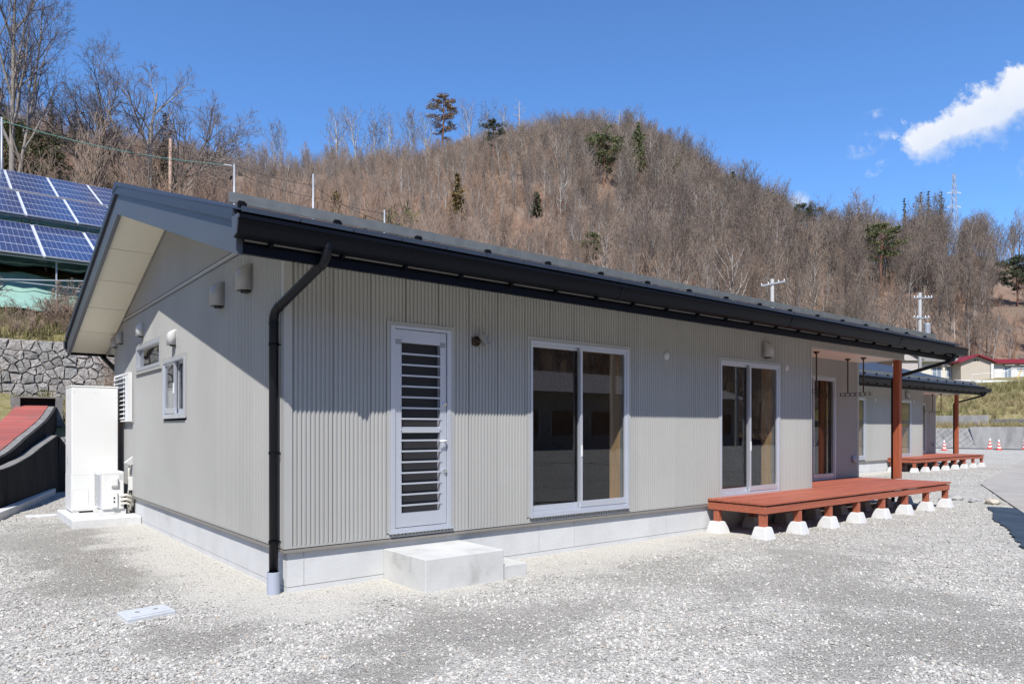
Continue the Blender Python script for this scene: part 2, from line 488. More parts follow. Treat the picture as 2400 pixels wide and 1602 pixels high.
# ------------------------------------------------------------------ mesh helpers
class MB:
    def __init__(s):
        s.v = []; s.f = []; s.mi = []
    def add(s, verts, faces, mi=0):
        b = len(s.v)
        s.v.extend(verts)
        s.f.extend([tuple(i + b for i in f) for f in faces])
        s.mi.extend([mi] * len(faces))
        return s
    def box(s, x0, y0, z0, x1, y1, z1, mi=0):
        x0, x1 = min(x0, x1), max(x0, x1); y0, y1 = min(y0, y1), max(y0, y1); z0, z1 = min(z0, z1), max(z0, z1)
        v = [(x0, y0, z0), (x1, y0, z0), (x1, y1, z0), (x0, y1, z0), (x0, y0, z1), (x1, y0, z1), (x1, y1, z1), (x0, y1, z1)]
        return s.add(v, [(3, 2, 1, 0), (4, 5, 6, 7), (0, 1, 5, 4), (1, 2, 6, 5), (2, 3, 7, 6), (3, 0, 4, 7)], mi)
    def obox(s, c, ax, ay, az, mi=0):
        c = Vector(c); ax = Vector(ax); ay = Vector(ay); az = Vector(az)
        v = []
        for k in (-1, 1):
            for i, j in ((-1, -1), (1, -1), (1, 1), (-1, 1)):
                v.append(tuple(c + ax * i + ay * j + az * k))
        return s.add(v, [(3, 2, 1, 0), (4, 5, 6, 7), (0, 1, 5, 4), (1, 2, 6, 5), (2, 3, 7, 6), (3, 0, 4, 7)], mi)
    def extrude(s, poly, vec, mi=0):
        """Closed polygon (3D points) extruded along vec, capped."""
        n = len(poly)
        a = [tuple(Vector(p)) for p in poly]
        b = [tuple(Vector(p) + Vector(vec)) for p in poly]
        f = [tuple(range(n - 1, -1, -1)), tuple(range(n, 2 * n))]
        f += [(i, (i + 1) % n, n + (i + 1) % n, n + i) for i in range(n)]
        return s.add(a + b, f, mi)
    def tube(s, pts, rad, n=8, caps=True, mi=0):
        pts = [Vector(p) for p in pts]
        if isinstance(rad, (int, float)):
            rad = [rad] * len(pts)
        v = []; f = []
        ref = None
        for i, p in enumerate(pts):
            d = (pts[min(i + 1, len(pts) - 1)] - pts[max(i - 1, 0)])
            if d.length < 1e-9:
                d = Vector((0, 0, 1))
            d.normalize()
            if ref is None:
                ref = Vector((1, 0, 0)) if abs(d.x) < 0.8 else Vector((0, 1, 0))
            u = ref - d * ref.dot(d)
            if u.length < 1e-6:
                u = d.orthogonal()
            u.normalize()
            ref = u
            w = d.cross(u)
            for k in range(n):
                a = 2 * math.pi * k / n
                v.append(tuple(p + (u * math.cos(a) + w * math.sin(a)) * rad[i]))
        for i in range(len(pts) - 1):
            for k in range(n):
                k2 = (k + 1) % n
                f.append((i * n + k, i * n + k2, (i + 1) * n + k2, (i + 1) * n + k))
        if caps:
            f.append(tuple(range(n - 1, -1, -1)))
            f.append(tuple(range((len(pts) - 1) * n, len(pts) * n)))
        return s.add(v, f, mi)
    def lathe(s, prof, c=(0, 0, 0), n=20, mi=0):
        v = []; f = []
        for r, z in prof:
            for k in range(n):
                a = 2 * math.pi * k / n
                v.append((c[0] + r * math.cos(a), c[1] + r * math.sin(a), c[2] + z))
        for i in range(len(prof) - 1):
            for k in range(n):
                k2 = (k + 1) % n
                f.append((i * n + k, i * n + k2, (i + 1) * n + k2, (i + 1) * n + k))
        f.append(tuple(range(n - 1, -1, -1)))
        f.append(tuple(range((len(prof) - 1) * n, len(prof) * n)))
        return s.add(v, f, mi)
    def mesh(s, name, mats, smooth=False):
        me = bpy.data.meshes.new(name)
        me.from_pydata(s.v, [], s.f)
        if isinstance(mats, str):
            mats = [mats]
        for m in mats:
            me.materials.append(MATS[m])
        if len(mats) > 1:
            me.polygons.foreach_set('material_index', s.mi)
        if smooth:
            me.polygons.foreach_set('use_smooth', [True] * len(me.polygons))
        me.update()
        return me
    def build(s, name, mats, parent=None, smooth=False, bevel=0.0, loc=None):
        o = bpy.data.objects.new(name, s.mesh(name, mats, smooth))
        COL.objects.link(o)
        if parent is not None:
            o.parent = parent
        if loc is not None:
            o.location = loc
        if bevel:
            b = o.modifiers.new('bevel', 'BEVEL')
            b.width = bevel; b.segments = 2; b.limit_method = 'ANGLE'
        return o

def empty(name, loc=(0, 0, 0), rz=0.0):
    o = bpy.data.objects.new(name, None)
    COL.objects.link(o)
    o.location = loc
    o.rotation_euler = (0, 0, rz)
    o.empty_display_size = 0.2
    return o

def tag(o, label=None, cat=None, group=None, kind=None):
    if label: o['label'] = label
    if cat: o['category'] = cat
    if group: o['group'] = group
    if kind: o['kind'] = kind
    return o

def copy_tree(o, parent=None, skip=()):
    c = o.copy()
    COL.objects.link(c)
    c.parent = parent
    for ch in list(o.children):
        if ch.name.split('.')[0] in skip:
            continue
        copy_tree(ch, c, skip)
    return c

def clip(poly, n, d):
    """Keep the side of a 2D polygon with n.p <= d."""
    out = []
    for i in range(len(poly)):
        a, b = poly[i], poly[(i + 1) % len(poly)]
        da, db = n[0] * a[0] + n[1] * a[1] - d, n[0] * b[0] + n[1] * b[1] - d
        if da <= 0:
            out.append(a)
        if (da < 0 < db) or (db < 0 < da):
            t = da / (da - db)
            out.append((a[0] + t * (b[0] - a[0]), a[1] + t * (b[1] - a[1])))
    return out

# ------------------------------------------------------------------ terrain
def sstep(x, a, b):
    t = np.clip((np.asarray(x, float) - a) / (b - a), 0, 1)
    return t * t * (3 - 2 * t)

_perm = nrs.rand(64, 64)
def vnoise(x, y):
    x = np.asarray(x, float); y = np.asarray(y, float)
    xi = np.floor(x).astype(int); yi = np.floor(y).astype(int)
    fx = x - xi; fy = y - yi
    fx = fx * fx * (3 - 2 * fx); fy = fy * fy * (3 - 2 * fy)
    g = lambda a, b: _perm[a % 64, b % 64]
    return (g(xi, yi) * (1 - fx) * (1 - fy) + g(xi + 1, yi) * fx * (1 - fy) + g(xi, yi + 1) * (1 - fx) * fy + g(xi + 1, yi + 1) * fx * fy)
def fbm(x, y, o=4):
    r = 0; a = 0.5; s = 1
    for k in range(o):
        r = r + a * vnoise(np.asarray(x) * s + 7.3 * k, np.asarray(y) * s + 3.1 * k); a *= 0.5; s *= 2.03
    return r

RID_PX = [-1200, -500, 0, 200, 420, 560, 700, 850, 1000, 1200, 1350, 1500, 1650, 1800, 1950, 2100, 2250, 2400, 2700, 3300]
RID_Y = [440, 385, 350, 378, 405, 432, 428, 420, 414, 378, 366, 398, 476, 548, 604, 610, 612, 648, 700, 740]
RID_D = [120, 120, 125, 150, 190, 225, 235, 240, 245, 245, 240, 240, 225, 210, 195, 185, 170, 155, 150, 150]
BAS_D = [40, 40, 40, 40, 42, 45, 45, 45, 48, 50, 52, 55, 60, 68, 82, 98, 104, 106, 106, 106]
BAS_Z = [13, 13, 13, 13, 13, 12, 11, 10, 9, 9, 8, 8, 8, 8, 8, 9, 9, 9, 9, 9]
PROF_Y = [-100, 14.35, 14.55, 18.45, 18.8, 21, 22.6, 23.6, 30, 38, 45, 70, 400]
PROF_Z = [-0.4, -0.4, 1.25, 2.35, 4.1, 5.0, 5.6, 6.7, 9.2, 12.4, 14, 18, 18]
XR = [-50, 60.2, 61.0, 64.0, 64.3, 75.5, 76.5, 84.0, 88.0, 110, 400]
ZR = [-0.4, -0.4, 1.5, 1.75, 2.55, 5.7, 6.0, 6.1, 6.6, 8.5, 8.5]
def height(x, y):
    x = np.asarray(x, float); y = np.asarray(y, float)
    dx = x - CAM.x; dy = y - CAM.y
    d = dx * FWD.x + dy * FWD.y
    dd = np.maximum(d, 1.0)
    px = 1200 + FPX * (dx * RGT.x + dy * RGT.y) / dd
    w = 1 - sstep(x, 24, 46)
    base = w * np.interp(y, PROF_Y, PROF_Z) + (1 - w) * np.interp(x, XR, ZR)
    rd = np.interp(px, RID_PX, RID_D); ry = np.interp(px, RID_PX, RID_Y)
    bd = np.interp(px, RID_PX, BAS_D); bz = np.interp(px, RID_PX, BAS_Z)
    sl = (HOR - ry) / FPX
    rz = 1.5 + sl * rd
    t = np.clip((d - bd) / (rd - bd), 0, 1)
    hill = bz + (rz - bz) * (0.8 * t + 0.2 * t * t * (3 - 2 * t)) + np.maximum(d - rd, 0) * sl * 0.55
    hill = hill + (fbm(x * 0.025, y * 0.025) - 0.47) * 14 * sstep(d, bd + 5, bd + 50) + (fbm(x * 0.1 + 9, y * 0.1) - 0.47) * 2.5 * sstep(d, bd, bd + 20)
    return np.where(d > bd, np.maximum(base, hill), base)

def grid_mesh(name, P, material, smooth=True, parent=None):
    ny, nx, _ = P.shape
    v = P.reshape(-1, 3)
    i = np.arange(ny * nx).reshape(ny, nx)
    f = np.stack([i[:-1, :-1], i[:-1, 1:], i[1:, 1:], i[1:, :-1]], -1).reshape(-1, 4)
    me = bpy.data.meshes.new(name)
    me.from_pydata(v.tolist(), [], f.tolist())
    me.materials.append(MATS[material])
    me.polygons.foreach_set('use_smooth', [smooth] * len(me.polygons))
    me.update()
    o = bpy.data.objects.new(name, me)
    COL.objects.link(o)
    o.parent = parent
    return o

def build_terrain():
    dep = np.linspace(0, 1, 110) ** 1.3
    pxs = np.linspace(-1200, 3300, 240)
    D, P = np.meshgrid(dep, pxs, indexing='ij')
    D = (np.interp(P, RID_PX, BAS_D) + 0.3) * (1 - D) + 340 * D
    S = (P - 1200) / FPX
    X = CAM.x + D * (FWD.x + RGT.x * S); Y = CAM.y + D * (FWD.y + RGT.y * S)
    Z = height(X, Y)
    tag(grid_mesh('hill', np.stack([X, Y, Z], -1), 'leaf_litter'), kind='structure')
    # bank behind the near house, up to the terrace of the solar arrays
    ys = np.array(sorted(set(np.concatenate([np.linspace(14.3, 18.2, 22), np.linspace(18.2, 40.5, 60), [14.35, 14.55, 18.45, 18.8]]))))
    xs = np.linspace(-22, 30, 130)
    Yg, Xg = np.meshgrid(ys, xs, indexing='ij')
    Z = np.interp(Yg, PROF_Y, PROF_Z) * (1 - sstep(Xg, 24, 46)) + (fbm(Xg * 0.9, Yg * 0.9) - 0.47) * 0.35 * sstep(Yg, 14.7, 15.5)
    Z = Z - 0.02
    tag(grid_mesh('grass_bank', np.stack([Xg, Yg, Z], -1), 'grass_bank'), kind='structure')
    # bank on the far right below the road with the guard rail
    xs = np.concatenate([np.linspace(61.4, 64.0, 6), np.linspace(64.4, 76, 26), np.linspace(76.5, 112, 30)])
    ys = np.linspace(-30, 70, 120)
    Xg, Yg = np.meshgrid(xs, ys, indexing='ij')
    Z = np.interp(Xg, XR, ZR) + (fbm(Xg * 0.5, Yg * 0.5) - 0.47) * 0.7 * sstep(Xg, 65, 67) * (1 - sstep(Xg, 74, 76))
    tag(grid_mesh('grass_slope', np.stack([Xg, Yg, Z], -1), 'grass_bank'), kind='structure')
    # wooded hill on the other side of the valley, behind the photographer
    a = np.linspace(R(125), R(353), 100); r = np.linspace(60, 220, 30)
    Rr, A = np.meshgrid(r, a, indexing='ij')
    X = Rr * np.cos(A); Y = Rr * np.sin(A)
    Z = -0.5 + sstep(Rr, 60, 220) * 55 * (0.8 + 0.4 * fbm(X * 0.02, Y * 0.02)) + (fbm(X * 0.2, Y * 0.2) - 0.47) * 5 * sstep(Rr, 62, 80)
    tag(grid_mesh('opposite_hill', np.stack([X, Y, Z], -1), 'leaf_litter'), kind='structure')
build_terrain()

# patches of finer dark gravel (image-independent: world ellipses) and pale sand round the foundations
PATCH = []
for px, py, rx, ry, a in [(330, 1335, 1.05, 1.9, 1.0), (180, 1290, 0.7, 2.2, 0.9), (230, 1230, 0.6, 3.0, 0.8), (420, 1500, 0.55, 0.5, 0.95), (500, 1480, 0.5, 0.35, 0.9),
                          (1010, 1490, 0.9, 0.7, 0.9), (1250, 1450, 1.2, 0.5, 0.7), (950, 1560, 0.7, 0.4, 0.9), (1900, 1330, 2.2, 0.7, 0.75), (2150, 1420, 0.7, 1.4, 0.85),
                          (2300, 1500, 0.8, 1.0, 0.95), (1950, 1560, 0.5, 0.5, 0.8), (2000, 1480, 0.6, 0.4, 0.6), (1560, 1330, 1.4, 0.5, 0.6), (1700, 1470, 0.5, 0.3, 0.5),
                          (60, 1260, 0.8, 1.5, 0.7), (1330, 1540, 0.4, 0.3, 0.5), (620, 1440, 0.35, 0.3, 0.6)]:
    g = gnd(px, py)
    PATCH.append((g.x, g.y, rx, ry, a))
def patch(x, y):
    x = np.asarray(x, float); y = np.asarray(y, float)
    dark = np.zeros_like(x)
    wob = (fbm(x * 1.3, y * 1.3) - 0.47) * 1.6 + (fbm(x * 5, y * 5) - 0.47) * 0.9
    for cx, cy, rx, ry, a in PATCH:
        r = np.hypot((x - cx) / rx, (y - cy) / ry) + wob
        dark = np.maximum(dark, a * (1 - sstep(r, 0.55, 1.15)))
    sand = np.zeros_like(x)
    for ox, oy in ((0, 0), (17.22, 4.94)):
        ddx = np.maximum(np.maximum(ox - x, x - (ox + 12.74)), 0); ddy = np.maximum(np.maximum(oy - y, y - (oy + 8.19)), 0)
        dist = np.hypot(ddx, ddy) - (fbm(x * 2, y * 2) - 0.47) * 1.3 - 0.25 * sstep(-(y - oy), 0.2, 0.8) * (1 - sstep(x - ox, 3, 6))
        sand = np.maximum(sand, 1 - sstep(dist, 0.35, 0.95))
    return np.clip(dark, 0, 1) * (1 - sand), sand

def build_ground():
    xs = np.arange(-9, 34, 0.14); ys = np.arange(-9, 15.5, 0.14)
    Xg, Yg = np.meshgrid(xs, ys)
    dk, sd_ = patch(Xg, Yg)
    away = 1 - sd_
    Z = (fbm(Xg * 2.2, Yg * 2.2) - 0.47) * 0.035 * away + (fbm(Xg * 9, Yg * 9) - 0.47) * 0.014
    o = grid_mesh('ground', np.stack([Xg, Yg, Z], -1), 'gravel_ground')
    at_ = o.data.color_attributes.new('patch', 'FLOAT_COLOR', 'POINT')
    col = np.stack([dk, sd_, np.zeros_like(dk), np.ones_like(dk)], -1).reshape(-1)
    at_.data.foreach_set('color', col.astype(np.float32))
    tag(o, kind='structure')
    m = MB()
    X0, X1, Y0, Y1 = xs[0], xs[-1], ys[0], ys[-1]
    L = 700
    for a, b, c, d in ((-L, -L, X0, L), (X1, -L, L, L), (X0, -L, X1, Y0), (X0, Y1, X1, L)):
        m.add([(a, b, -0.006), (c, b, -0.006), (c, d, -0.006), (a, d, -0.006)], [(0, 1, 2, 3)])
    tag(m.build('outer_ground', 'gravel_ground'), kind='structure')
build_ground()

def sheet(name, pts, z, material, kind='structure', thick=0.0):
    m = MB()
    m.extrude([(p[0], p[1], z - max(thick, 0.003)) for p in pts], (0, 0, max(thick, 0.003)))
    o = m.build(name, material)
    if kind:
        tag(o, kind=kind)
    return o
c0, c1, c2 = gnd(2300, 1136), gnd(2400, 1081), gnd(2400, 1205)
e1 = (c1 - c0).normalized(); e2 = (c2 - c0).normalized()
sheet('concrete_yard', [c0, c0 + e2 * 16, c0 + e2 * 16 + e1 * 30 , c0 + e1 * 24], 0.028, 'slab', thick=0.1)
k = MB()
k.obox(c0 + e1 * 11 - Vector((0, 0, 0.0)), e1 * 11, Vector((-e1.y, e1.x, 0)) * 0.06, (0, 0, 0.036))
tag(k.build('kerb_edge', 'slab', bevel=0.01), kind='structure')
# ground cloth, its edges eaten into by the gravel
pl = []
for px, py in [(2312, 1189), (2345, 1190), (2384, 1193), (2400, 1206), (2480, 1245), (2560, 1330), (2470, 1330), (2400, 1285), (2375, 1258), (2352, 1234), (2330, 1218), (2330, 1205)]:
    pl.append(gnd(px, py))
pts = []
for i, p in enumerate(pl):
    q = pl[(i + 1) % len(pl)]
    for j in range(8):
        t = j / 8
        w = p.lerp(q, t)
        pts.append(w + Vector((rnd.uniform(-1, 1), rnd.uniform(-1, 1), 0)) * 0.035 * (1 if i >= 5 else 0.3))
tag(sheet('ground_cloth', pts, 0.022, 'mat_cloth', kind=None), 'dark blue weed cloth half buried in gravel at the right edge', 'ground cloth')
# far access road in front of the retaining walls
sheet('road', [(57.6, -25), (60.2, -25), (60.2, 60), (57.6, 60)], 0.012, 'asphalt')

#HOUSE_BEGIN
# ------------------------------------------------------------------ the near house (built at the origin, copied for the far one)
W, LX, EXT = 8.19, 12.74, 9.204        # depth, length, end of the flush front wall
RIDGE = W / 2
PITCH = 0.3
REC = 0.88                             # depth of the porch recess
SZ0 = 0.405                            # bottom of the siding
def soff(y):                           # underside of the roof
    return 4.33 - PITCH * abs(y - RIDGE)
PIT, MOD = 0.0436, 0.3924
def rib(u):
    """Depth of the siding profile at u along the wall."""
    m = (u - 0.048) % MOD
    if m < 0.009 or m > MOD - 0.004:
        return -0.014
    r = m % PIT
    if r < 0.012: return 0.0
    if r < 0.018: return (r - 0.012) / 0.006 * 0.013
    if r < 0.036: return 0.013
    if r < 0.042: return (0.042 - r) / 0.006 * 0.013
    return 0.0
def rib_pts(u0, u1):
    us = {u0, u1}
    k0 = math.floor((u0 - 0.048) / MOD) - 1
    for k in range(k0, k0 + int((u1 - u0) / MOD) + 4):
        b = 0.048 + k * MOD
        for q in (0.0, 0.009, MOD - 0.004):
            us.add(b + q)
        for j in range(9):
            for q in (0.012, 0.018, 0.036, 0.042):
                us.add(b + j * PIT + q)
    return [u for u in sorted(us) if u0 - 1e-6 <= u <= u1 + 1e-6]

def siding(house, to3d, u0, u1, z0, ztop, holes, off=0.02):
    """One wall face of ribbed panels, each 0.39 m panel its own part, notched round openings. to3d(u, depth, z) places a point."""
    edges = [u0]
    k = math.floor((u0 - 0.048) / MOD)
    while True:
        k += 1
        e = 0.048 + k * MOD
        if e >= u1 - 0.03:
            break
        if e > u0 + 0.03:
            edges.append(e)
    edges.append(u1)
    for a, b in zip(edges[:-1], edges[1:]):
        brk = sorted({a, b} | {h for (h0, h1, _, _) in holes for h in (h0, h1) if a < h < b})
        runs = []
        for c, d in zip(brk[:-1], brk[1:]):
            mid = (c + d) / 2
            cur = z0
            for q0, q1 in sorted([(q0, q1) for (h0, h1, q0, q1) in holes if h0 <= mid <= h1]):
                if q0 > cur + 0.004:
                    runs.append((c, d, cur, q0))
                cur = q1
            runs.append((c, d, cur, None))
        whole = any(r[2] == z0 and r[3] is None for r in runs)
        groups = [runs] if whole else [[r for r in runs if r[3] is None], [r for r in runs if r[3] is not None]]
        for grp in groups:
            if not grp:
                continue
            m = MB()
            for c, d, s0, s1 in grp:
                us = rib_pts(c, d)
                v = []; f = []
                for u in us:
                    r = rib(u) if abs(u - a) > 1e-6 and abs(u - b) > 1e-6 else -0.014
                    top = ztop(u) if s1 is None else min(s1, ztop(u))
                    v += [to3d(u, off + r, s0), to3d(u, off + r, max(top, s0))]
                for i in range(len(us) - 1):
                    f.append((2 * i, 2 * i + 2, 2 * i + 3, 2 * i + 1))
                m.add(v, f)
                # closed lower lip so the ribs show their ends
                bl = [to3d(u, off + rib(u), s0) for u in us] + [to3d(us[-1], off - 0.012, s0), to3d(us[0], off - 0.012, s0)]
                m.add(bl, [tuple(range(len(bl)))])
            m.build('siding_panel', 'siding', house)

FRONT = lambda u, o, z: (u, -o, z)
LEFT = lambda u, o, z: (-o, u, z)
RECW = lambda u, o, z: (u, REC - o, z)

def core(house, name, to3d, u0, u1, z0, ztop, holes, th=0.14, material='inner_wall'):
    """Solid wall behind the siding, with the openings left free."""
    m = MB()
    brk = sorted({u0, u1} | {h for (a, b, _, _) in holes for h in (a, b)} | ({RIDGE} if name == 'gable_wall' else set()))
    for a, b in zip(brk[:-1], brk[1:]):
        mid = (a + b) / 2
        cur = z0; segs = []
        for q0, q1 in sorted([(q0, q1) for (h0, h1, q0, q1) in holes if h0 <= mid <= h1]):
            segs.append((cur, q0, q0)); cur = q1
        segs.append((cur, ztop(a), ztop(b)))
        for s0, sa, sb in segs:
            p = [to3d(a, 0, s0), to3d(b, 0, s0), to3d(b, 0, sb), to3d(a, 0, sa)]
            n = Vector(to3d(0, -th, 0)) - Vector(to3d(0, 0, 0))
            m.extrude(p, n)
    return m.build(name, material, house)

def box_frame(m, to3d, u0, u1, z0, z1, w, o0, o1, wb=None, wt=None, mi=0):
    """Rectangular frame: stiles of width w, rails wb / wt, from depth o0 to o1."""
    wb = w if wb is None else wb; wt = w if wt is None else wt
    def b(a0, a1, c0, c1, e0=o0, e1=o1):
        p, q = to3d(a0, e0, c0), to3d(a1, e1, c1)
        m.box(*p, *q, mi)
    b(u0, u0 + w, z0, z1); b(u1 - w, u1, z0, z1)
    b(u0 + w, u1 - w, z0, z0 + wb); b(u0 + w, u1 - w, z1 - wt, z1)

def bx(m, to3d, u0, u1, z0, z1, o0, o1, mi=0):
    m.box(*to3d(u0, o0, z0), *to3d(u1, o1, z1), mi)

def sliding_window(house, to3d, u0, u1, z0, z1, name='sliding_window', flip=False, room=True):
    """Two-leaf aluminium slider: casing, frame, two sashes each with its pane and pull, sill rails."""
    w = empty(name); w.parent = house
    m = MB(); box_frame(m, to3d, u0 - 0.042, u1 + 0.042, z0 - 0.004, z1 + 0.042, 0.04, 0.004, 0.040, wb=0.003)
    m.build('casing', 'siding_trim', w)
    m = MB(); box_frame(m, to3d, u0, u1, z0, z1, 0.030, -0.08, 0.052, wb=0.03, wt=0.035)
    bx(m, to3d, u0 + 0.03, u1 - 0.03, z0 + 0.03, z0 + 0.052, -0.08, 0.03)
    bx(m, to3d, u0 - 0.012, u1 + 0.012, z0 - 0.016, z0 - 0.0005, -0.01, 0.066)
    m.build('frame', 'aluminium', w, bevel=0.002)
    mid = (u0 + u1) / 2
    for k, (a, b, o) in enumerate(((u0 + 0.03, mid + 0.02, -0.045), (mid - 0.025, u1 - 0.03, 0.004))):
        m = MB(); box_frame(m, to3d, a, b, z0 + 0.054, z1 - 0.036, 0.036 if k else 0.03, o, o + 0.034, wb=0.075 if k else 0.06, wt=0.03)
        s = m.build('sash', 'aluminium', w, bevel=0.002)
        m = MB(); bx(m, to3d, a + 0.03, b - 0.03, z0 + 0.11, z1 - 0.06, o + 0.012, o + 0.018)
        m.build('pane', 'window_glass', w)
        m = MB(); hx = a + 0.008 if k else a + 0.005
        zm = 1.23 if z0 < 1 else (z0 + z1) / 2
        bx(m, to3d, hx, hx + 0.016, zm - 0.07, zm + 0.07, o + 0.034, o + 0.046)
        m.build('pull', 'white_paint', w)
    if room:
        m = MB(); box_frame(m, to3d, u0 + 0.006, u1 - 0.006, z0 + 0.005, z1 - 0.006, 0.03, -0.26, -0.082, wb=0.03)
        m.build('wooden_jamb', 'inner_wood', w)
    return w

def vent_hood(house, to3d, u, z, w, h, d, material):
    """Rounded sheet-metal hood open at the bottom, on a flange."""
    e = empty('vent_hood'); e.parent = house
    m = MB(); n = 10
    prof = []
    for k in range(n + 1):
        a = math.pi / 2 * k / n
        prof.append((d * math.sin(a), h / 2 - (h * 0.42) * (1 - math.cos(a))))
    prof += [(d, -h / 2)]
    # outer skin as rounded-plan shell
    rows = []
    for o, zz in prof:
        ring = []
        for j in range(13):
            t = -1 + 2 * j / 12
            plan = math.sqrt(max(0.0, 1 - abs(t) ** 3.2))
            ring.append(to3d(u + t * w / 2, 0.03 + max(o * plan, 0.004), z + zz))
        rows.append(ring)
    v = [p for r in rows for p in r]
    f = []
    for i in range(len(rows) - 1):
        for j in range(12):
            f.append((i * 13 + j, i * 13 + j + 1, (i + 1) * 13 + j + 1, (i + 1) * 13 + j))
    m.add(v, f)
    o = m.build('hood', material, e, smooth=True)
    sm = o.modifiers.new('s', 'SOLIDIFY'); sm.thickness = 0.006
    m = MB(); bx(m, to3d, u - w * 0.54, u + w * 0.54, z - h * 0.53, z + h * 0.53, 0.018, 0.034)
    m.build('flange', material, e)
    m = MB(); bx(m, to3d, u - w * 0.3, u + w * 0.3, z - h * 0.56, z - h * 0.42, 0.034, 0.034 + d * 0.5)
    m.build('damper', 'dark_hole', e)
    return e

def round_cap(house, to3d, u, z, r):
    m = MB()
    n = 18
    for a, b, o0, o1 in ((r, r, 0.03, 0.045), (r * 0.72, r * 0.62, 0.045, 0.056)):
        ring = lambda rr, o: [to3d(u + rr * math.cos(2 * math.pi * k / n), o, z + rr * math.sin(2 * math.pi * k / n)) for k in range(n)]
        v = ring(a, o0) + ring(b, o1)
        m.add(v, [(k, (k + 1) % n, n + (k + 1) % n, n + k) for k in range(n)] + [tuple(range(n, 2 * n))])
    m.build('air_inlet_cap', 'vent_white', house)

def house():
    H = empty('house')
    fh = [(1.011, 1.808, 0.462, 2.576), (2.835, 4.596, 0.478, 2.572), (6.525, 8.215, 0.478, 2.566)]
    lh = [(3.29, 4.50, 1.612, 2.475), (4.60, 6.25, 2.372, 2.825), (6.46, 7.80, 1.60, 2.44)]
    rh = [(10.04, 11.79, 0.470, 2.57)]
    flat = lambda u: 3.10
    # foundation with a groove near the ground
    m = MB()
    for z0, z1, i in ((-0.15, 0.046, 0.0), (0.046, 0.052, 0.012), (0.052, SZ0 - 0.028, 0.0)):
        for (x0, y0, x1, y1) in ((0.012 + i, 0.012 + i, EXT - 0.012, 0.16), (0.012 + i, 0.16, 0.16, W - 0.17), (0.012 + i, W - 0.16, LX - 0.012, W - 0.012), (LX - 0.16, REC + 0.162, LX - 0.012, W - 0.17), (EXT - 0.16, 0.162, EXT - 0.012, REC + 0.01), (EXT - 0.16, REC + 0.012, LX - 0.012, REC + 0.16)):
            m.box(x0, y0, z0, x1, y1, z1)
    m.build('foundation', 'concrete', H)
    for x in (0.165, 3.05, 3.63, 5.38):                      # formwork joints
        m = MB(); m.box(x, 0.0085, 0.056, x + 0.006, 0.014, SZ0 - 0.03); m.build('formwork_joint', 'concrete_joint', H)
    # drip flashing at the foot of the siding
    m = MB()
    m.box(-0.034, -0.034, SZ0 - 0.032, EXT, 0.02, SZ0 - 0.006); m.box(-0.034, 0.022, SZ0 - 0.032, 0.02, W, SZ0 - 0.006)
    m.box(EXT + 0.002, REC - 0.034, SZ0 - 0.032, LX, REC + 0.02, SZ0 - 0.006)
    m.build('base_flashing', 'flashing', H)
    m = MB()
    m.box(-0.022, -0.022, SZ0 - 0.006, EXT, 0.018, SZ0 + 0.003); m.box(-0.022, 0.020, SZ0 - 0.006, 0.018, W, SZ0 + 0.003)
    m.build('flashing_gap', 'dark_hole', H)
    m = MB()                                                  # starter strip under the siding
    for a, b in ((0.045, 1.0), (1.0, 2.83), (2.83, 4.6), (4.6, EXT - 0.002)):
        m.box(a + 0.001, -0.031, SZ0 + 0.003, b - 0.001, 0.0, SZ0 + 0.022)
    m.box(-0.031, 0.045, SZ0 + 0.003, 0.0, W - 0.05, SZ0 + 0.022)
    m.build('starter_strip', 'siding_trim', H)
    # walls
    core(H, 'front_wall', FRONT, 0.0, EXT, SZ0, flat, fh)
    core(H, 'gable_wall', LEFT, 0.142, W, SZ0, lambda u: soff(u) - 0.01, lh)
    core(H, 'porch_wall', RECW, EXT + 0.142, LX, SZ0, flat, rh)
    m = MB(); m.box(EXT, 0.142, SZ0, EXT + 0.14, REC + 0.14, 3.1); m.box(LX - 0.14, REC + 0.142, SZ0, LX, W - 0.142, 3.1); m.box(0.142, W - 0.14, SZ0, LX, W, 3.1)
    m.build('rear_wall', 'inner_wall', H)
    m = MB(); m.extrude([(LX - 0.1, -0.0, 3.1), (LX - 0.1, W, 3.1), (LX - 0.1, RIDGE, soff(RIDGE) - 0.01)], (0.1, 0, 0)); m.build('gable_end', 'siding', H)
    siding(H, FRONT, 0.045, EXT, SZ0 + 0.022, lambda u: 3.10, fh)
    siding(H, LEFT, 0.045, W - 0.05, SZ0 + 0.022, lambda u: min(3.315, soff(u) - 0.01), lh)
    siding(H, LEFT, 0.9, W - 0.9, 3.375, lambda u: soff(u) - 0.012, [])
    siding(H, RECW, EXT + 0.145, LX - 0.045, SZ0 + 0.004, lambda u: 2.905, rh)
    siding(H, FRONT, EXT + 0.002, LX + 0.12, 2.915, flat, [])
    m = MB()                                                  # corner trims
    m.box(-0.034, -0.034, SZ0 + 0.003, 0.044, -0.001, 3.1); m.box(-0.034, 0.0, SZ0 + 0.003, -0.001, 0.044, 3.12)
    m.build('corner_trim', 'siding_trim', H)
    m = MB(); m.box(LX - 0.044, REC - 0.034, SZ0 + 0.004, LX + 0.034, REC - 0.001, 2.905); m.build('corner_trim', 'siding_trim', H)
    m = MB(); m.box(EXT - 0.002, -0.036, 2.893, LX + 0.14, 0.0, 2.914); m.box(EXT - 0.03, -0.036, SZ0 + 0.003, EXT + 0.012, -0.0305, 2.892)
    m.build('porch_beam_trim', 'siding_trim', H)
    m = MB(); m.box(EXT + 0.002, 0.002, 2.94, LX + 0.12, 0.12, 3.1); m.box(LX + 0.0, 0.122, 2.9, LX + 0.12, REC, 3.1); m.build('porch_beam', 'siding', H)
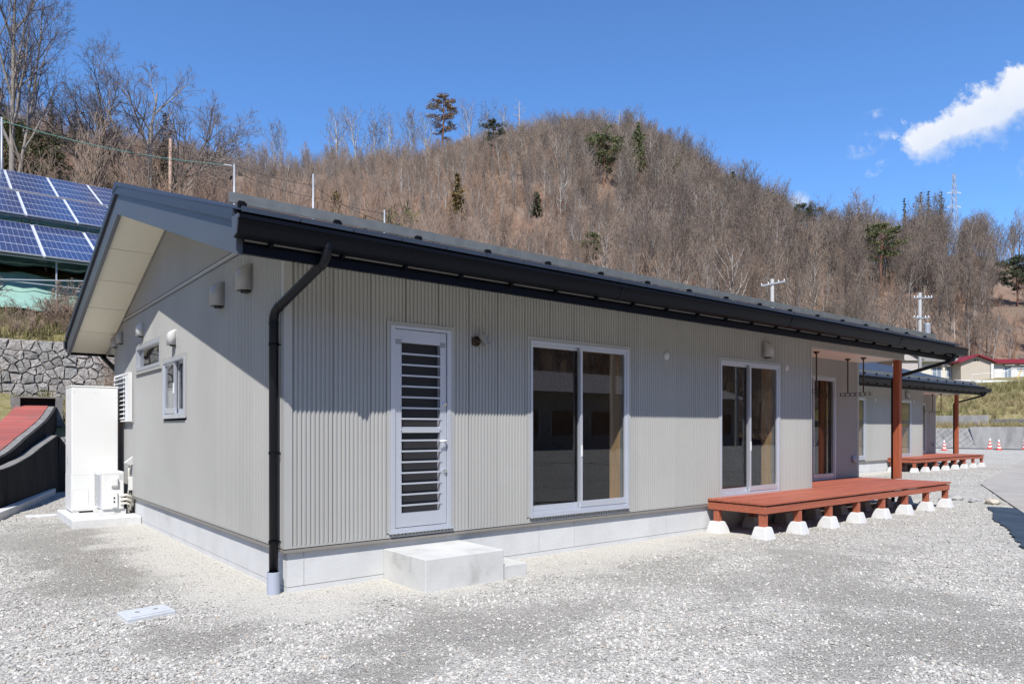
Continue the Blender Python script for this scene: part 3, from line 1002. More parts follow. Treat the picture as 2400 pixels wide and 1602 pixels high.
    m = MB(); m.box(EXT + 0.142, 0.003, 2.905, LX + 0.11, REC - 0.035, 2.937); m.build('porch_ceiling', 'porch_ceiling', H)
    # belt across the gable
    m = MB()
    m.box(-0.045, 0.35, 3.335, 0.0, W - 0.35, 3.365)
    m.box(-0.036, 0.35, 3.322, 0.0, W - 0.35, 3.335); m.box(-0.036, 0.35, 3.365, 0.0, W - 0.35, 3.376)
    m.build('gable_belt', 'siding_trim', H)
    m = MB(); m.box(-0.0385, 0.4, 3.316, -0.034, W - 0.4, 3.3225); m.box(-0.0385, 0.9, 3.3755, -0.034, W - 0.9, 3.381); m.build('belt_shadow_gap', 'dark_hole', H)
    # ---- interior seen through the glass
    m = MB(); m.box(0.142, 0.142, 0.44, EXT, W - 0.142, 0.505); m.box(EXT + 0.142, REC + 0.142, 0.44, LX - 0.142, W - 0.142, 0.505)
    m.build('floor', 'floor_wood', H)
    m = MB(); m.box(0.142, 0.142, 2.95, LX - 0.142, W - 0.142, 2.99); m.build('ceiling', 'inner_brown', H)
    for (a, b, c, d) in ((0.142, 3.64, LX - 0.142, 3.74), (2.2, 0.142, 2.3, 3.64), (5.5, 0.142, 5.6, 3.64), (EXT + 0.1, REC + 0.142, EXT + 0.2, 3.64)):
        m = MB(); m.box(a, b, 0.505, c, d, 2.95); m.build('partition', 'inner_brown', H)
    m = MB(); m.box(3.3, 3.55, 0.505, 4.2, 3.64, 2.45); m.build('inner_door', 'inner_wood', H)
    # ---- windows and door
    sliding_window(H, FRONT, 2.879, 4.552, 0.482, 2.53)
    sliding_window(H, FRONT, 6.569, 8.171, 0.482, 2.524)
    sliding_window(H, RECW, 10.08, 11.75, 0.475, 2.53)
    w = sliding_window(H, LEFT, 3.33, 4.46, 1.655, 2.435, 'small_slider', room=False)
    # fixed transom window
    w = empty('transom_window'); w.parent = H
    m = MB(); box_frame(m, LEFT, 4.60, 6.25, 2.375, 2.823, 0.03, 0.004, 0.045); bx(m, LEFT, 4.58, 6.27, 2.355, 2.374, 0.0, 0.06); m.build('casing', 'siding_trim', w)
    m = MB(); box_frame(m, LEFT, 4.631, 6.219, 2.406, 2.792, 0.05, -0.06, 0.05); m.build('frame', 'aluminium', w)
    m = MB(); bx(m, LEFT, 4.69, 6.16, 2.46, 2.74, -0.005, 0.0); m.build('pane', 'window_glass', w)
    # window behind a projecting louvre screen
    w = empty('screened_window'); w.parent = H
    m = MB(); box_frame(m, LEFT, 6.46, 7.80, 1.60, 2.44, 0.035, 0.004, 0.045); m.build('casing', 'siding_trim', w)
    m = MB(); box_frame(m, LEFT, 6.496, 7.764, 1.636, 2.404, 0.04, -0.05, 0.04); m.build('frame', 'aluminium', w)
    m = MB(); bx(m, LEFT, 6.54, 7.72, 1.68, 2.36, -0.01, 0.0); m.build('pane', 'house_glass', w)
    m = MB(); box_frame(m, LEFT, 6.50, 7.76, 1.62, 2.42, 0.03, 0.08, 0.105); bx(m, LEFT, 6.50, 6.52, 1.62, 2.42, 0.05, 0.08); bx(m, LEFT, 7.74, 7.76, 1.62, 2.42, 0.05, 0.08); bx(m, LEFT, 6.531, 6.80, 1.651, 2.389, 0.084, 0.10)
    bx(m, LEFT, 6.93, 6.955, 1.651, 2.389, 0.084, 0.10)
    m.build('screen_frame', 'white_paint', w)
    for k in range(10):
        m = MB(); z = 1.67 + k * 0.074
        m.extrude([LEFT(6.802, 0.118, z - 0.006), LEFT(6.802, 0.124, z), LEFT(6.802, 0.084, z + 0.022), LEFT(6.802, 0.079, z + 0.016)], (0, 0.94, 0))
        m.build('louvre_blade', 'white_paint', w)
    # louvred back door
    d = empty('louvred_door'); d.parent = H
    m = MB(); box_frame(m, FRONT, 1.011, 1.808, 0.458, 2.578, 0.036, 0.004, 0.042, wb=0.003); m.build('casing', 'siding_trim', d)
    m = MB(); box_frame(m, FRONT, 1.048, 1.771, 0.464, 2.541, 0.05, -0.05, 0.052, wb=0.035, wt=0.03); bx(m, FRONT, 1.03, 1.79, 0.449, 0.4635, -0.01, 0.07)
    m.build('frame', 'aluminium', d, bevel=0.002)
    m = MB(); box_frame(m, FRONT, 1.103, 1.716, 0.505, 2.505, 0.075, -0.03, 0.035, wb=0.14, wt=0.13)
    bx(m, FRONT, 1.178, 1.641, 1.46, 1.52, -0.03, 0.012)
    m.build('leaf', 'aluminium', d, bevel=0.002)
    m = MB(); bx(m, FRONT, 1.10, 1.17, 2.355, 2.405, 0.035, 0.042); bx(m, FRONT, 1.645, 1.70, 2.355, 2.405, 0.035, 0.042); m.build('rail_cap', 'aluminium_dark', d)
    m = MB(); bx(m, FRONT, 1.17, 1.65, 0.64, 2.38, -0.028, -0.02); m.build('insect_screen', 'dark_hole', d)
    for k in range(15):
        z = 0.725 + k * 0.1097
        m = MB(); bx(m, FRONT, 1.165, 1.652, z - 0.0085, z + 0.0085, 0.036, 0.046); m.build('louvre_bar', 'aluminium', d)
    hd = empty('door_handle'); hd.parent = d
    m = MB(); bx(m, FRONT, 1.672, 1.702, 1.31, 1.41, 0.036, 0.044); m.build('plate', 'aluminium', hd)
    m = MB(); m.tube([FRONT(1.687, 0.04, 1.375), FRONT(1.687, 0.085, 1.375), FRONT(1.68, 0.092, 1.375), FRONT(1.60, 0.092, 1.372)], 0.0095, 8); m.build('lever', 'white_paint', hd, smooth=True)
    for z in (1.76, 1.06):
        m = MB(); m.tube([FRONT(1.69, 0.035, z), FRONT(1.69, 0.058, z)], 0.022, 14); m.tube([FRONT(1.69, 0.058, z), FRONT(1.69, 0.066, z)], 0.013, 12); m.build('deadlock', 'chrome', d)
    # ---- small fittings
    for (y, z, mt) in ((0.905, 3.02, 'vent_grey'), (1.80, 2.985, 'vent_grey'), (5.81, 3.03, 'vent_white'), (3.86, 2.715, 'vent_white'), (7.42, 3.07, 'vent_grey'), (7.92, 3.05, 'vent_grey')):
        big = y < 2
        vent_hood(H, LEFT, y, z, 0.20 if big else 0.165, 0.27 if big else 0.205, 0.13 if big else 0.10, mt)
    vent_hood(H, FRONT, 7.78, 2.76, 0.19, 0.25, 0.12, 'vent_grey')
    vent_hood(H, RECW, 12.50, 0.87, 0.12, 0.13, 0.07, 'grey_pvc')
    round_cap(H, FRONT, 5.33, 2.50, 0.052); round_cap(H, FRONT, 8.40, 2.50, 0.052)
    L = empty('wall_spotlight'); L.parent = H
    m = MB(); m.tube([FRONT(2.10, 0.02, 2.455), FRONT(2.10, 0.05, 2.455)], 0.055, 18); m.tube([FRONT(2.10, 0.05, 2.455), FRONT(2.12, 0.09, 2.455)], 0.02, 10); m.build('base', 'bronze', L)
    m = MB(); m.tube([FRONT(2.13, 0.10, 2.53), FRONT(2.185, 0.135, 2.415)], 0.042, 16); m.build('lamp_head', 'lamp_grey', L)
    m = MB(); m.tube([FRONT(2.185, 0.1352, 2.4145), FRONT(2.186, 0.1355, 2.412)], 0.034, 16); m.build('lens', 'vent_white', L)
    # ---- roof
    XA, XB, EV = -0.67, LX + 0.80, 0.74
    zt = lambda y: 3.20 + PITCH * (RIDGE + 0.76 - abs(y - RIDGE))
    Rf = empty('roof'); Rf.parent = H
    nco = 17
    for side in (-1, 1):
        m = MB()                                             # deck under the courses
        y0 = RIDGE + side * (RIDGE + EV)
        m.extrude([(XA + 0.05, y0, soff(y0) + 0.05), (XA + 0.05, RIDGE, soff(RIDGE) + 0.05), (XA + 0.05, RIDGE, zt(RIDGE) - 0.012), (XA + 0.05, y0, zt(y0) - 0.012)], (XB - XA - 0.1, 0, 0))
        m.build('roof_deck', 'black_metal', Rf)
        for k in range(nco):
            a = RIDGE + 0.78; ya, yb = a - a * k / nco, a - a * (k + 1) / nco
            A, B = RIDGE + side * ya, RIDGE + side * yb
            m = MB(); za, zb = zt(A), zt(B)
            m.extrude([(XA - 0.03, A, za - 0.012), (XA - 0.03, A, za), (XA - 0.03, B, zb - 0.003), (XA - 0.03, B, zb - 0.012)], (XB - XA + 0.06, 0, 0))
            m.build('roof_course', 'roof_metal', Rf)
    m = MB()
    m.extrude([(XA - 0.04, RIDGE - 0.16, zt(RIDGE - 0.16) + 0.004), (XA - 0.04, RIDGE, zt(RIDGE) + 0.055), (XA - 0.04, RIDGE + 0.16, zt(RIDGE + 0.16) + 0.004), (XA - 0.04, RIDGE + 0.15, zt(RIDGE) - 0.06), (XA - 0.04, RIDGE - 0.15, zt(RIDGE) - 0.06)], (XB - XA + 0.08, 0, 0))
    m.build('ridge_cap', 'roof_metal', Rf)
    for k in range(31):                                      # eave trays, one per 0.47 m
        x = XA + 0.02 + k * 0.468
        m = MB(); m.box(x, -0.80, zt(-0.765) - 0.03, min(x + 0.456, XB), -0.765, zt(-0.765) + 0.012); m.build('eave_tray', 'roof_metal', Rf)
    sg = empty('snow_guard'); sg.parent = H
    m = MB(); yg = -0.46; zg = zt(yg) + 0.035
    m.extrude([(XA + 0.02, yg, zg), (XA + 0.02, yg, zg + 0.085), (XA + 0.02, yg + 0.004, zg + 0.085), (XA + 0.02, yg + 0.004, zg + 0.004), (XA + 0.02, yg + 0.06, zg + 0.018), (XA + 0.02, yg + 0.06, zg + 0.014)], (XB - XA - 0.25, 0, 0))
    m.build('angle_bar', 'guard_metal', sg)
    for k in range(18):
        x = -0.56 + 0.828 * k
        if x > XB - 0.2: break
        m = MB(); m.box(x - 0.024, yg - 0.05, zt(yg - 0.05) - 0.012, x + 0.026, yg - 0.004, zg + 0.012); m.box(x + 0.0265, yg - 0.04, zt(yg - 0.04) + 0.012, x + 0.042, yg - 0.025, zg + 0.004)
        m.build('clamp', 'black_metal', sg)
    # rake boards on both gables
    for xs, th in ((XA, 0.05), (XB - 0.05, 0.05)):
        for side in (-1, 1):
            ye = RIDGE + side * (RIDGE + EV - 0.02)
            cut = (0.0, 0.36, 1.0) if side < 0 else (0.0, 1.0)
            for c0_, c1_ in zip(cut[:-1], cut[1:]):
                ya = RIDGE + (ye - RIDGE) * c0_ + (0 if c0_ == 0 else side * 0.0015); yb = RIDGE + (ye - RIDGE) * c1_ - side * 0.0015
                m = MB(); m.extrude([(xs, ya, soff(ya) - 0.035), (xs, ya, zt(ya) - 0.085), (xs, yb, zt(yb) - 0.085), (xs, yb, soff(yb) - 0.035)], (th, 0, 0))
                m.build('rake_board', 'fascia_metal', H)
            m = MB(); s = -1 if xs < 0 else 1
            x0 = xs - 0.032 if xs < 0 else xs + th - 0.01
            m.extrude([(x0, RIDGE, zt(RIDGE) - 0.10), (x0, RIDGE, zt(RIDGE) - 0.014), (x0, ye, zt(ye) - 0.014), (x0, ye, zt(ye) - 0.10)], (0.042, 0, 0))
            m.build('rake_cap', 'roof_metal', H)
    # eave fascias
    for y0, y1 in ((-EV + 0.0, -EV + 0.04), (W + EV - 0.04, W + EV)):
        m = MB(); m.box(XA + 0.052, y0, soff(-EV) - 0.02, XB - 0.052, y1, zt(-EV) - 0.014); m.build('eave_fascia', 'gutter_face', H)
    m = MB(); m.box(XA + 0.053, -EV - 0.006, soff(-EV) + 0.075, XB - 0.053, -EV - 0.0005, soff(-EV) + 0.12); m.build('fascia_strip', 'lamp_grey', H)
    # gable soffit: cream boards, every second one finely slotted
    for side in (-1, 1):
        n = 5; ye = RIDGE + side * (RIDGE + EV - 0.05)
        for k in range(n):
            ya = RIDGE + (ye - RIDGE) * k / n; yb = RIDGE + (ye - RIDGE) * ((k + 1) / n - 0.003)
            m = MB(); m.extrude([(XA + 0.052, ya, soff(ya) + 0.004), (XA + 0.052, yb, soff(yb) + 0.004), (XA + 0.052, yb, soff(yb) + 0.014), (XA + 0.052, ya, soff(ya) + 0.014)], (-XA - 0.052, 0, 0))
            p = m.build('soffit_panel', 'soffit', H)
            if k in (1, 4):
                m = MB()
                for j in range(14):
                    x = XA + 0.075 + j * 0.041
                    q0, q1 = ya + (yb - ya) * 0.03, ya + (yb - ya) * 0.97
                    m.add([(x, q0, soff(q0) + 0.0032), (x + 0.006, q0, soff(q0) + 0.0032), (x + 0.006, q1, soff(q1) + 0.0032), (x, q1, soff(q1) + 0.0032)], [(0, 1, 2, 3)])
                tag(m.build('vent_slots', 'soffit_slot', p), kind='stuff')
        m = MB(); m.extrude([(-0.05, RIDGE, soff(RIDGE) - 0.028), (-0.05, ye, soff(ye) - 0.028), (-0.05, ye, soff(ye) + 0.003), (-0.05, RIDGE, soff(RIDGE) + 0.003)], (0.03, 0, 0)); m.build('soffit_moulding', 'flashing', H)
        a, b = (-EV + 0.04, -0.001) if side < 0 else (W + 0.001, W + EV - 0.04)
        m = MB(); m.extrude([(0.001, a, soff(a) + 0.004), (0.001, b, soff(b) + 0.004), (0.001, b, soff(b) + 0.02), (0.001, a, soff(a) + 0.02)], (XB - 0.055, 0, 0)); m.build('eave_soffit', 'soffit', H)
        m = MB(); m.extrude([(LX + 0.001, RIDGE, soff(RIDGE) + 0.005), (LX + 0.001, ye, soff(ye) + 0.005), (LX + 0.001, ye, soff(ye) + 0.015), (LX + 0.001, RIDGE, soff(RIDGE) + 0.015)], (XB - LX - 0.055, 0, 0)); m.build('gable_soffit', 'soffit', H)
    # gutters
    for side, yb in ((-1, -EV), (1, W + EV)):
        g = empty('gutter'); g.parent = H
        P = [(0.006, 3.10), (0.006, 2.972), (0.03, 2.962), (0.105, 2.985), (0.138, 3.088), (0.152, 3.092), (0.152, 3.122), (0.134, 3.122), (0.131, 3.10), (0.099, 2.992), (0.03, 2.970), (0.012, 2.976), (0.012, 3.10)]
        m = MB(); m.extrude([(XA - 0.035, yb + side * a, z) for a, z in P], (XB - XA + 0.27, 0, 0)); m.build('channel', 'gutter_face', g)
        for x in (XA - 0.045, XB + 0.225):
            m = MB(); m.extrude([(x, yb + side * a, z) for a, z in P[:7] + [(0.006, 3.122)]], (0.012, 0, 0)); m.build('end_cap', 'fascia_metal' if x < 0 else 'gutter_face', g)
        for k in range(24 if side < 0 else 4):
            x = -0.42 + k * 0.607
            m = MB(); m.box(x - 0.016, yb + side * 0.006, 2.93, x + 0.016, yb + side * 0.05, 2.963); m.build('bracket', 'black_metal', g)
        for x in (3.52, 7.1, 10.7):
            m = MB(); m.extrude([(x, yb + side * (a + (0.004 if a > 0.02 else 0)), z - 0.003) for a, z in P[1:6]] + [(x, yb + side * 0.05, 3.05)], (0.08, 0, 0)); m.build('joint_sleeve', 'gutter_face', g)
    # downpipes
    def downpipe(pts, r=0.041, sleeve=None, brackets=()):
        e = empty('downpipe'); e.parent = H
        sm = [Vector(pts[0])]
        for i in range(1, len(pts) - 1):
            a, b, c = Vector(pts[i - 1]), Vector(pts[i]), Vector(pts[i + 1])
            p, q = b + (a - b).normalized() * 0.08, b + (c - b).normalized() * 0.08
            for k in range(7):
                t = k / 6
                sm.append(p * (1 - t) ** 2 + b * 2 * t * (1 - t) + q * t * t)
        sm.append(Vector(pts[-1]))
        m = MB(); m.tube(sm, r, 18); m.build('pipe', 'pipe_black', e, smooth=True)
        for i in range(1, len(pts) - 1):
            b = Vector(pts[i])
            for o in (Vector(pts[i - 1]), Vector(pts[i + 1])):
                dd = (o - b).normalized()
                m = MB(); m.tube([b + dd * 0.085, b + dd * 0.125], r + 0.003, 18); m.build('collar', 'pipe_black', e, smooth=False)
        if sleeve:
            m = MB(); m.lathe([(r + 0.018, -0.05), (r + 0.018, sleeve[2]), (r + 0.013, sleeve[2] + 0.002), (r + 0.013, sleeve[2] - 0.03), (r + 0.003, sleeve[2] - 0.03)], (sleeve[0], sleeve[1], 0), 24); m.build('ground_sleeve', 'grey_pvc', e)
        for z in brackets:
            x, y = pts[-1][0], pts[-1][1]
            m = MB(); m.tube([(x, y, z - 0.012), (x, y, z + 0.012)], r + 0.004, 18); m.box(x, y - 0.006, z - 0.006, 0.0, y + 0.006, z + 0.006); m.build('wall_bracket', 'black_metal', e)
        return e
    downpipe([(0.03, -0.815, 3.0), (0.03, -0.815, 2.90), (-0.095, 0.06, 2.56), (-0.095, 0.06, 0.02)], sleeve=(-0.095, 0.06, 0.20), brackets=(2.27, 1.28, 0.47))
    downpipe([(-0.1, W + 0.82, 3.0), (-0.1, W + 0.82, 2.88), (0.07, W + 0.1, 2.5), (0.07, W + 0.1, 0.0)], sleeve=(0.07, W + 0.1, 0.2))
    downpipe([(13.25, -0.815, 3.0), (13.25, -0.815, 2.87), (LX + 0.12, 0.19, 2.55), (LX + 0.12, 0.19, 0.0)], r=0.036)
    # porch post
    m = MB(); m.box(LX - 0.02, 0.005, 0.488, LX + 0.105, 0.13, 2.902); m.build('porch_post', 'post_wood', H, bevel=0.004)
    return H

def deck(name, cat):
    D = empty('deck')
    bw = 0.1365
    for k in range(7):
        m = MB(); y0 = -0.965 + k * bw
        m.box(6.27, y0, 0.455, 12.66, y0 + bw - 0.010, 0.486 + rnd.uniform(-0.001, 0.001)); m.build('board', 'deck_wood', D, bevel=0.003)
    for k in range(6):
        m = MB(); y0 = -0.002 + k * bw + 0.02
        m.box(EXT + 0.04, y0, 0.455, 12.66, y0 + bw - 0.010, 0.486 + rnd.uniform(-0.001, 0.001)); m.build('board', 'deck_wood', D, bevel=0.003)
    m = MB()
    for k in range(7):
        for j in range(8):
            x = 6.345 + j * 0.892
            for dy in (0.035, 0.092):
                y = -0.965 + k * bw + dy
                m.add([(x + 0.006 * math.cos(a), y + 0.006 * math.sin(a), 0.4885) for a in (0, 1.05, 2.1, 3.14, 4.19, 5.24)], [(0, 1, 2, 3, 4, 5)])
    tag(m.build('screw_heads', 'bronze', D), kind='stuff')
    m = MB(); m.box(6.31, -0.945, 0.335, 12.62, -0.90, 0.436); m.build('front_beam', 'beam_wood', D, bevel=0.003)
    m = MB(); m.box(6.285, -0.955, 0.335, 6.325 - 0.016, -0.02, 0.438); m.build('end_beam', 'beam_wood', D, bevel=0.003)
    m = MB(); m.box(12.621, -0.945, 0.335, 12.655, 0.8, 0.436); m.build('end_beam', 'beam_wood', D, bevel=0.003)
    for y in (-0.2, 0.62):
        m = MB(); m.box(6.33 if y < 0 else EXT + 0.1, y, 0.335, 12.62, y + 0.06, 0.436); m.build('inner_beam', 'beam_wood', D)
    m = MB(); m.box(6.33, -0.89, 0.437, 12.6, -0.86, 0.455); m.box(6.33, -0.3, 0.437, 12.6, -0.27, 0.455); m.build('batten', 'beam_wood', D)
    feet = []
    for k in range(8):
        x = 6.345 + k * 0.892
        feet.append((x, -0.885, 'front', k))
        feet.append((x, -0.155, 'rear', k))
        if x > EXT + 0.2:
            feet.append((x, 0.64, 'porch', k))
    for x, y, _, _ in feet:
        m = MB(); m.box(x - 0.045, y - 0.045, 0.155, x + 0.045, y + 0.045, 0.3345); m.build('leg', 'beam_wood', D, bevel=0.004)
    return D, feet

def footing_mesh():
    bm = bmesh.new()
    b, t, h = 0.132, 0.084, 0.165
    v = [bm.verts.new(p) for p in ((-b, -b, -0.03), (b, -b, -0.03), (b, b, -0.03), (-b, b, -0.03), (-t, -t, h), (t, -t, h), (t, t, h), (-t, t, h))]
    for f in ((3, 2, 1, 0), (4, 5, 6, 7), (0, 1, 5, 4), (1, 2, 6, 5), (2, 3, 7, 6), (3, 0, 4, 7)):
        bm.faces.new([v[i] for i in f])
    bmesh.ops.bevel(bm, geom=bm.edges[:], offset=0.013, segments=2, affect='EDGES', profile=0.5)
    me = bpy.data.meshes.new('concrete_footing')
    bm.to_mesh(me); bm.free()
    me.materials.append(MATS['concrete_white'])
    return me

def hanger(x, y0, y1, zb=2.19):
    """Ceiling-hung clothes pole bracket: rods with ceiling plates and a ladder-shaped bar along y."""
    e = empty('clothes_pole_hanger', (x, (y0 + y1) / 2, 0))
    cy = (y0 + y1) / 2
    for y in (y0 - cy, y1 - cy):
        m = MB(); m.tube([(0, y, zb + 0.02), (0, y, 2.885)], 0.013, 10); m.build('rod', 'bronze', e)
        m = MB(); m.lathe([(0.02, 2.862), (0.055, 2.892), (0.055, 2.9045)], (0, y, 0), 16); m.build('ceiling_plate', 'bronze', e)
    m = MB()
    a, b = y0 - cy - 0.13, y1 - cy + 0.15
    m.box(-0.012, a, zb + 0.02, 0.012, b, zb + 0.028); m.box(-0.012, a, zb - 0.035, 0.012, b, zb - 0.027)
    for k in range(7):
        y = a + (b - a) * k / 6
        m.box(-0.012, y - 0.006, zb - 0.0275, 0.012, y + 0.006, zb + 0.0205)
    m.build('pole_bar', 'bronze', e)
    return e

H1 = house()
tag(H1, 'long single-storey grey ribbed-metal house with dark gable roof, in the foreground', 'house', 'new single-storey houses')
OFF = Vector((17.22, 4.94, 0.0))
H2 = copy_tree(H1)
H2.location = OFF
tag(H2, 'second grey metal-clad house farther back, mostly hidden behind the nearer one', 'house', 'new single-storey houses')
for a, b in ((6.60, 6.95), (7.75, 8.12)):                   # curtains drawn aside in the far house
    m = MB()
    n = 24
    v = []
    for i in range(n + 1):
        u = a + (b - a) * i / n
        v += [(u, 0.33 + 0.03 * math.sin(i * 2.1), 0.55), (u, 0.33 + 0.03 * math.sin(i * 2.1 + 0.4), 2.45)]
    m.add(v, [(2 * i, 2 * i + 2, 2 * i + 3, 2 * i + 1) for i in range(n)])
    m.build('curtain', 'curtain', H2, smooth=True)

ORD = ['first', 'second', 'third', 'fourth', 'fifth', 'sixth', 'seventh', 'eighth']
fm = footing_mesh()
D1, feet = deck('deck', 'deck')
tag(D1, 'red-brown wooden deck on short legs along the near house', 'deck', 'wooden porch decks')
D2 = copy_tree(D1)
D2.location = OFF
tag(D2, 'red-brown wooden deck along the second house farther back', 'deck', 'wooden porch decks')
for off, which in ((Vector((0, 0, 0)), 'near'), (OFF, 'far')):
    for x, y, row, k in feet:
        if row == 'porch' and which == 'far':
            continue
        o = bpy.data.objects.new('concrete_footing', fm)
        COL.objects.link(o)
        o.location = off + Vector((x, y, rnd.uniform(-0.006, 0.004)))
        o.rotation_euler = (0, 0, R(rnd.uniform(-4, 4)))
        if row == 'front':
            lab = '%s white concrete footing from the left along the front of the %s deck' % (ORD[k], which)
        elif row == 'rear':
            lab = '%s concrete footing from the left in shade behind, under the %s deck' % (ORD[k], which)
        else:
            lab = '%s concrete footing of the innermost row in deep shade under the %s deck' % (ORD[k - 4], which)
        tag(o, lab, 'footing', 'concrete footings under the decks')
for off, which in ((Vector((0, 0, 0)), 'near'), (OFF, 'far')):
    for x, y0, y1, side in ((9.95, 0.28, 0.60, 'left'), (11.72, 0.26, 0.57, 'right')):
        h = hanger(x, y0, y1)
        h.location = h.location + off
        tag(h, 'brown ceiling-hung clothes pole bracket, %s one of the two in the %s porch' % (side, which), 'pole hanger', 'clothes pole hangers in the porches')

# ---- concrete step under the louvred door
S = empty('concrete_step', (1.0, -0.78, 0))
m = MB(); m.box(0, 0, -0.05, 0.91, 0.788, 0.303); m.build('upper_block', 'concrete_step', S, bevel=0.006)
m = MB(); m.box(0.912, 0.04, -0.05, 1.24, 0.42, 0.128); m.build('lower_block', 'concrete_step', S, bevel=0.006)
tag(S, 'pale concrete door step with a lower side step, below the louvred door', 'step')

# ---- boiler tank and heat pump on their slab
o = MB().box(-0.93, 6.08, -0.04, 0.005, 7.98, 0.125).build('equipment_slab', 'concrete_white', bevel=0.008)
tag(o, 'low white concrete slab under the water tank and heat pump', 'slab')
T = empty('water_tank', (-0.48, 7.5, 0.125))
m = MB(); m.box(-0.335, -0.36, 0.03, 0.335, 0.36, 2.06); m.build('casing', 'unit_white', T, bevel=0.012)
m = MB(); m.box(-0.342, -0.367, 2.061, 0.342, 0.367, 2.085); m.build('top_lid', 'unit_white', T, bevel=0.006)
m = MB(); m.box(-0.325, -0.3635, 0.06, -0.10, -0.3605, 0.38); m.build('service_panel', 'unit_white', T, bevel=0.002)
for x, y in ((-0.28, -0.3), (0.28, -0.3), (-0.28, 0.3), (0.28, 0.3)):
    m = MB(); m.box(x - 0.05, y - 0.05, 0.0, x + 0.05, y + 0.05, 0.0295); m.build('foot', 'unit_grey', T)
m = MB(); m.box(-0.3385, -0.1, 1.86, -0.3355, 0.0, 1.95); m.box(-0.3385, 0.02, 0.78, -0.3355, 0.16, 0.92); m.build('rating_label', 'unit_grey', T)
m = MB(); m.box(-0.3395, -0.33, 0.03, -0.3355, 0.34, 0.62); m.build('side_panel', 'unit_white', T)
for a in ((-0.3255, 0.055, -0.0995, 0.0595), (-0.3255, 0.3805, -0.0995, 0.385), (-0.33, 0.06, -0.3255, 0.38), (-0.0995, 0.06, -0.095, 0.38), (-0.335, 0.62, 0.335, 0.6235)):
    m = MB(); m.box(a[0], -0.3612, a[1], a[2], -0.3602, a[3]); m.build('panel_seam', 'unit_grey', T)
for x, z in ((-0.3, 0.36), (-0.12, 0.36), (-0.3, 0.08), (-0.12, 0.08), (0.3, 0.1), (0.3, 1.9), (-0.3, 1.98), (0.0, 1.98)):
    m = MB(); m.tube([(x, -0.3604, z), (x, -0.366, z)], 0.006, 8); m.build('screw', 'unit_grey', T)
tag(T, 'tall white hot water tank beside the gable wall', 'water tank')
A = empty('heat_pump', (-0.32, 6.82, 0.125))
m = MB(); m.box(-0.155, -0.30, 0.09, 0.155, 0.36, 0.69); m.build('casing', 'unit_white', A, bevel=0.012)
m = MB()
for k in range(15):
    z = 0.15 + k * 0.034
    m.box(-0.172, -0.26, z, -0.1555, 0.30, z + 0.012)
m.box(-0.175, -0.27, 0.13, -0.1555, -0.255, 0.67); m.box(-0.175, 0.29, 0.13, -0.1555, 0.305, 0.67)
m.build('fan_grille', 'unit_grey', A)
m = MB(); m.box(-0.03, -0.322, 0.44, 0.06, -0.3005, 0.60); m.extrude([(-0.03, -0.322, 0.44), (-0.03, -0.345, 0.47), (-0.03, -0.345, 0.58), (-0.03, -0.322, 0.60)], (0.09, 0, 0)); m.build('grip_cover', 'unit_white', A, bevel=0.006)
m = MB(); m.box(-0.02, -0.33, 0.12, 0.06, -0.3005, 0.36); m.build('valve_cover', 'unit_white', A, bevel=0.006)
for z in (0.26, 0.20):
    m = MB(); m.box(0.0, -0.336, z, 0.022, -0.3305, z + 0.025); m.build('valve', 'dark_hole', A)
for y in (-0.22, 0.28):
    m = MB(); m.box(-0.19, y - 0.05, 0.0, 0.19, y + 0.05, 0.088); m.build('foot_block', 'concrete_white', A, bevel=0.005)
for k, (z, bulge) in enumerate(((0.30, 0.30), (0.235, 0.29), (0.17, 0.25))):
    m = MB(); m.tube([(0.10, -0.31, z), (0.18, -0.315, z + 0.01), (0.25, -0.30, z - 0.02), (bulge, -0.24, z - 0.08), (0.30, -0.12, z - 0.14), (0.27, 0.05, 0.02)], 0.023 if k < 2 else 0.018, 10); m.build('hose', 'hose_cream', A, smooth=True)
m = MB(); m.box(0.085, -0.3012, 0.56, 0.135, -0.3002, 0.64); m.build('rating_label', 'unit_grey', A)
m = MB(); m.box(-0.155, -0.3014, 0.655, 0.155, -0.3003, 0.658); m.build('panel_seam', 'unit_grey', A)
tag(A, 'small white heat pump outdoor unit with insulated hoses, in front of the water tank', 'heat pump')
J = empty('pipe_cover', (-0.02, 6.6, 0.9))
m = MB(); m.extrude([(-0.13, -0.05, 0.05), (0.0, -0.05, 0.16), (0.0, -0.05, 0.02), (-0.05, -0.05, 0.0)], (0, 0.1, 0)); m.build('hood', 'vent_white', J, bevel=0.006)
m = MB(); m.box(-0.07, -0.03, -0.40, 0.0, 0.05, -0.18); m.build('junction_box', 'unit_white', J, bevel=0.006)
m = MB(); m.tube([(-0.05, 0, 0.04), (-0.06, 0, -0.1), (-0.05, 0.02, -0.3), (-0.09, 0, -0.55), (-0.06, 0, -0.76)], 0.014, 8); m.tube([(-0.03, 0.03, -0.4), (-0.06, 0.03, -0.6), (-0.08, 0.02, -0.76)], 0.012, 8); m.build('cable', 'hose_cream', J, smooth=True)
tag(J, 'white cable cover and junction box on the gable wall above the hoses', 'cable cover')

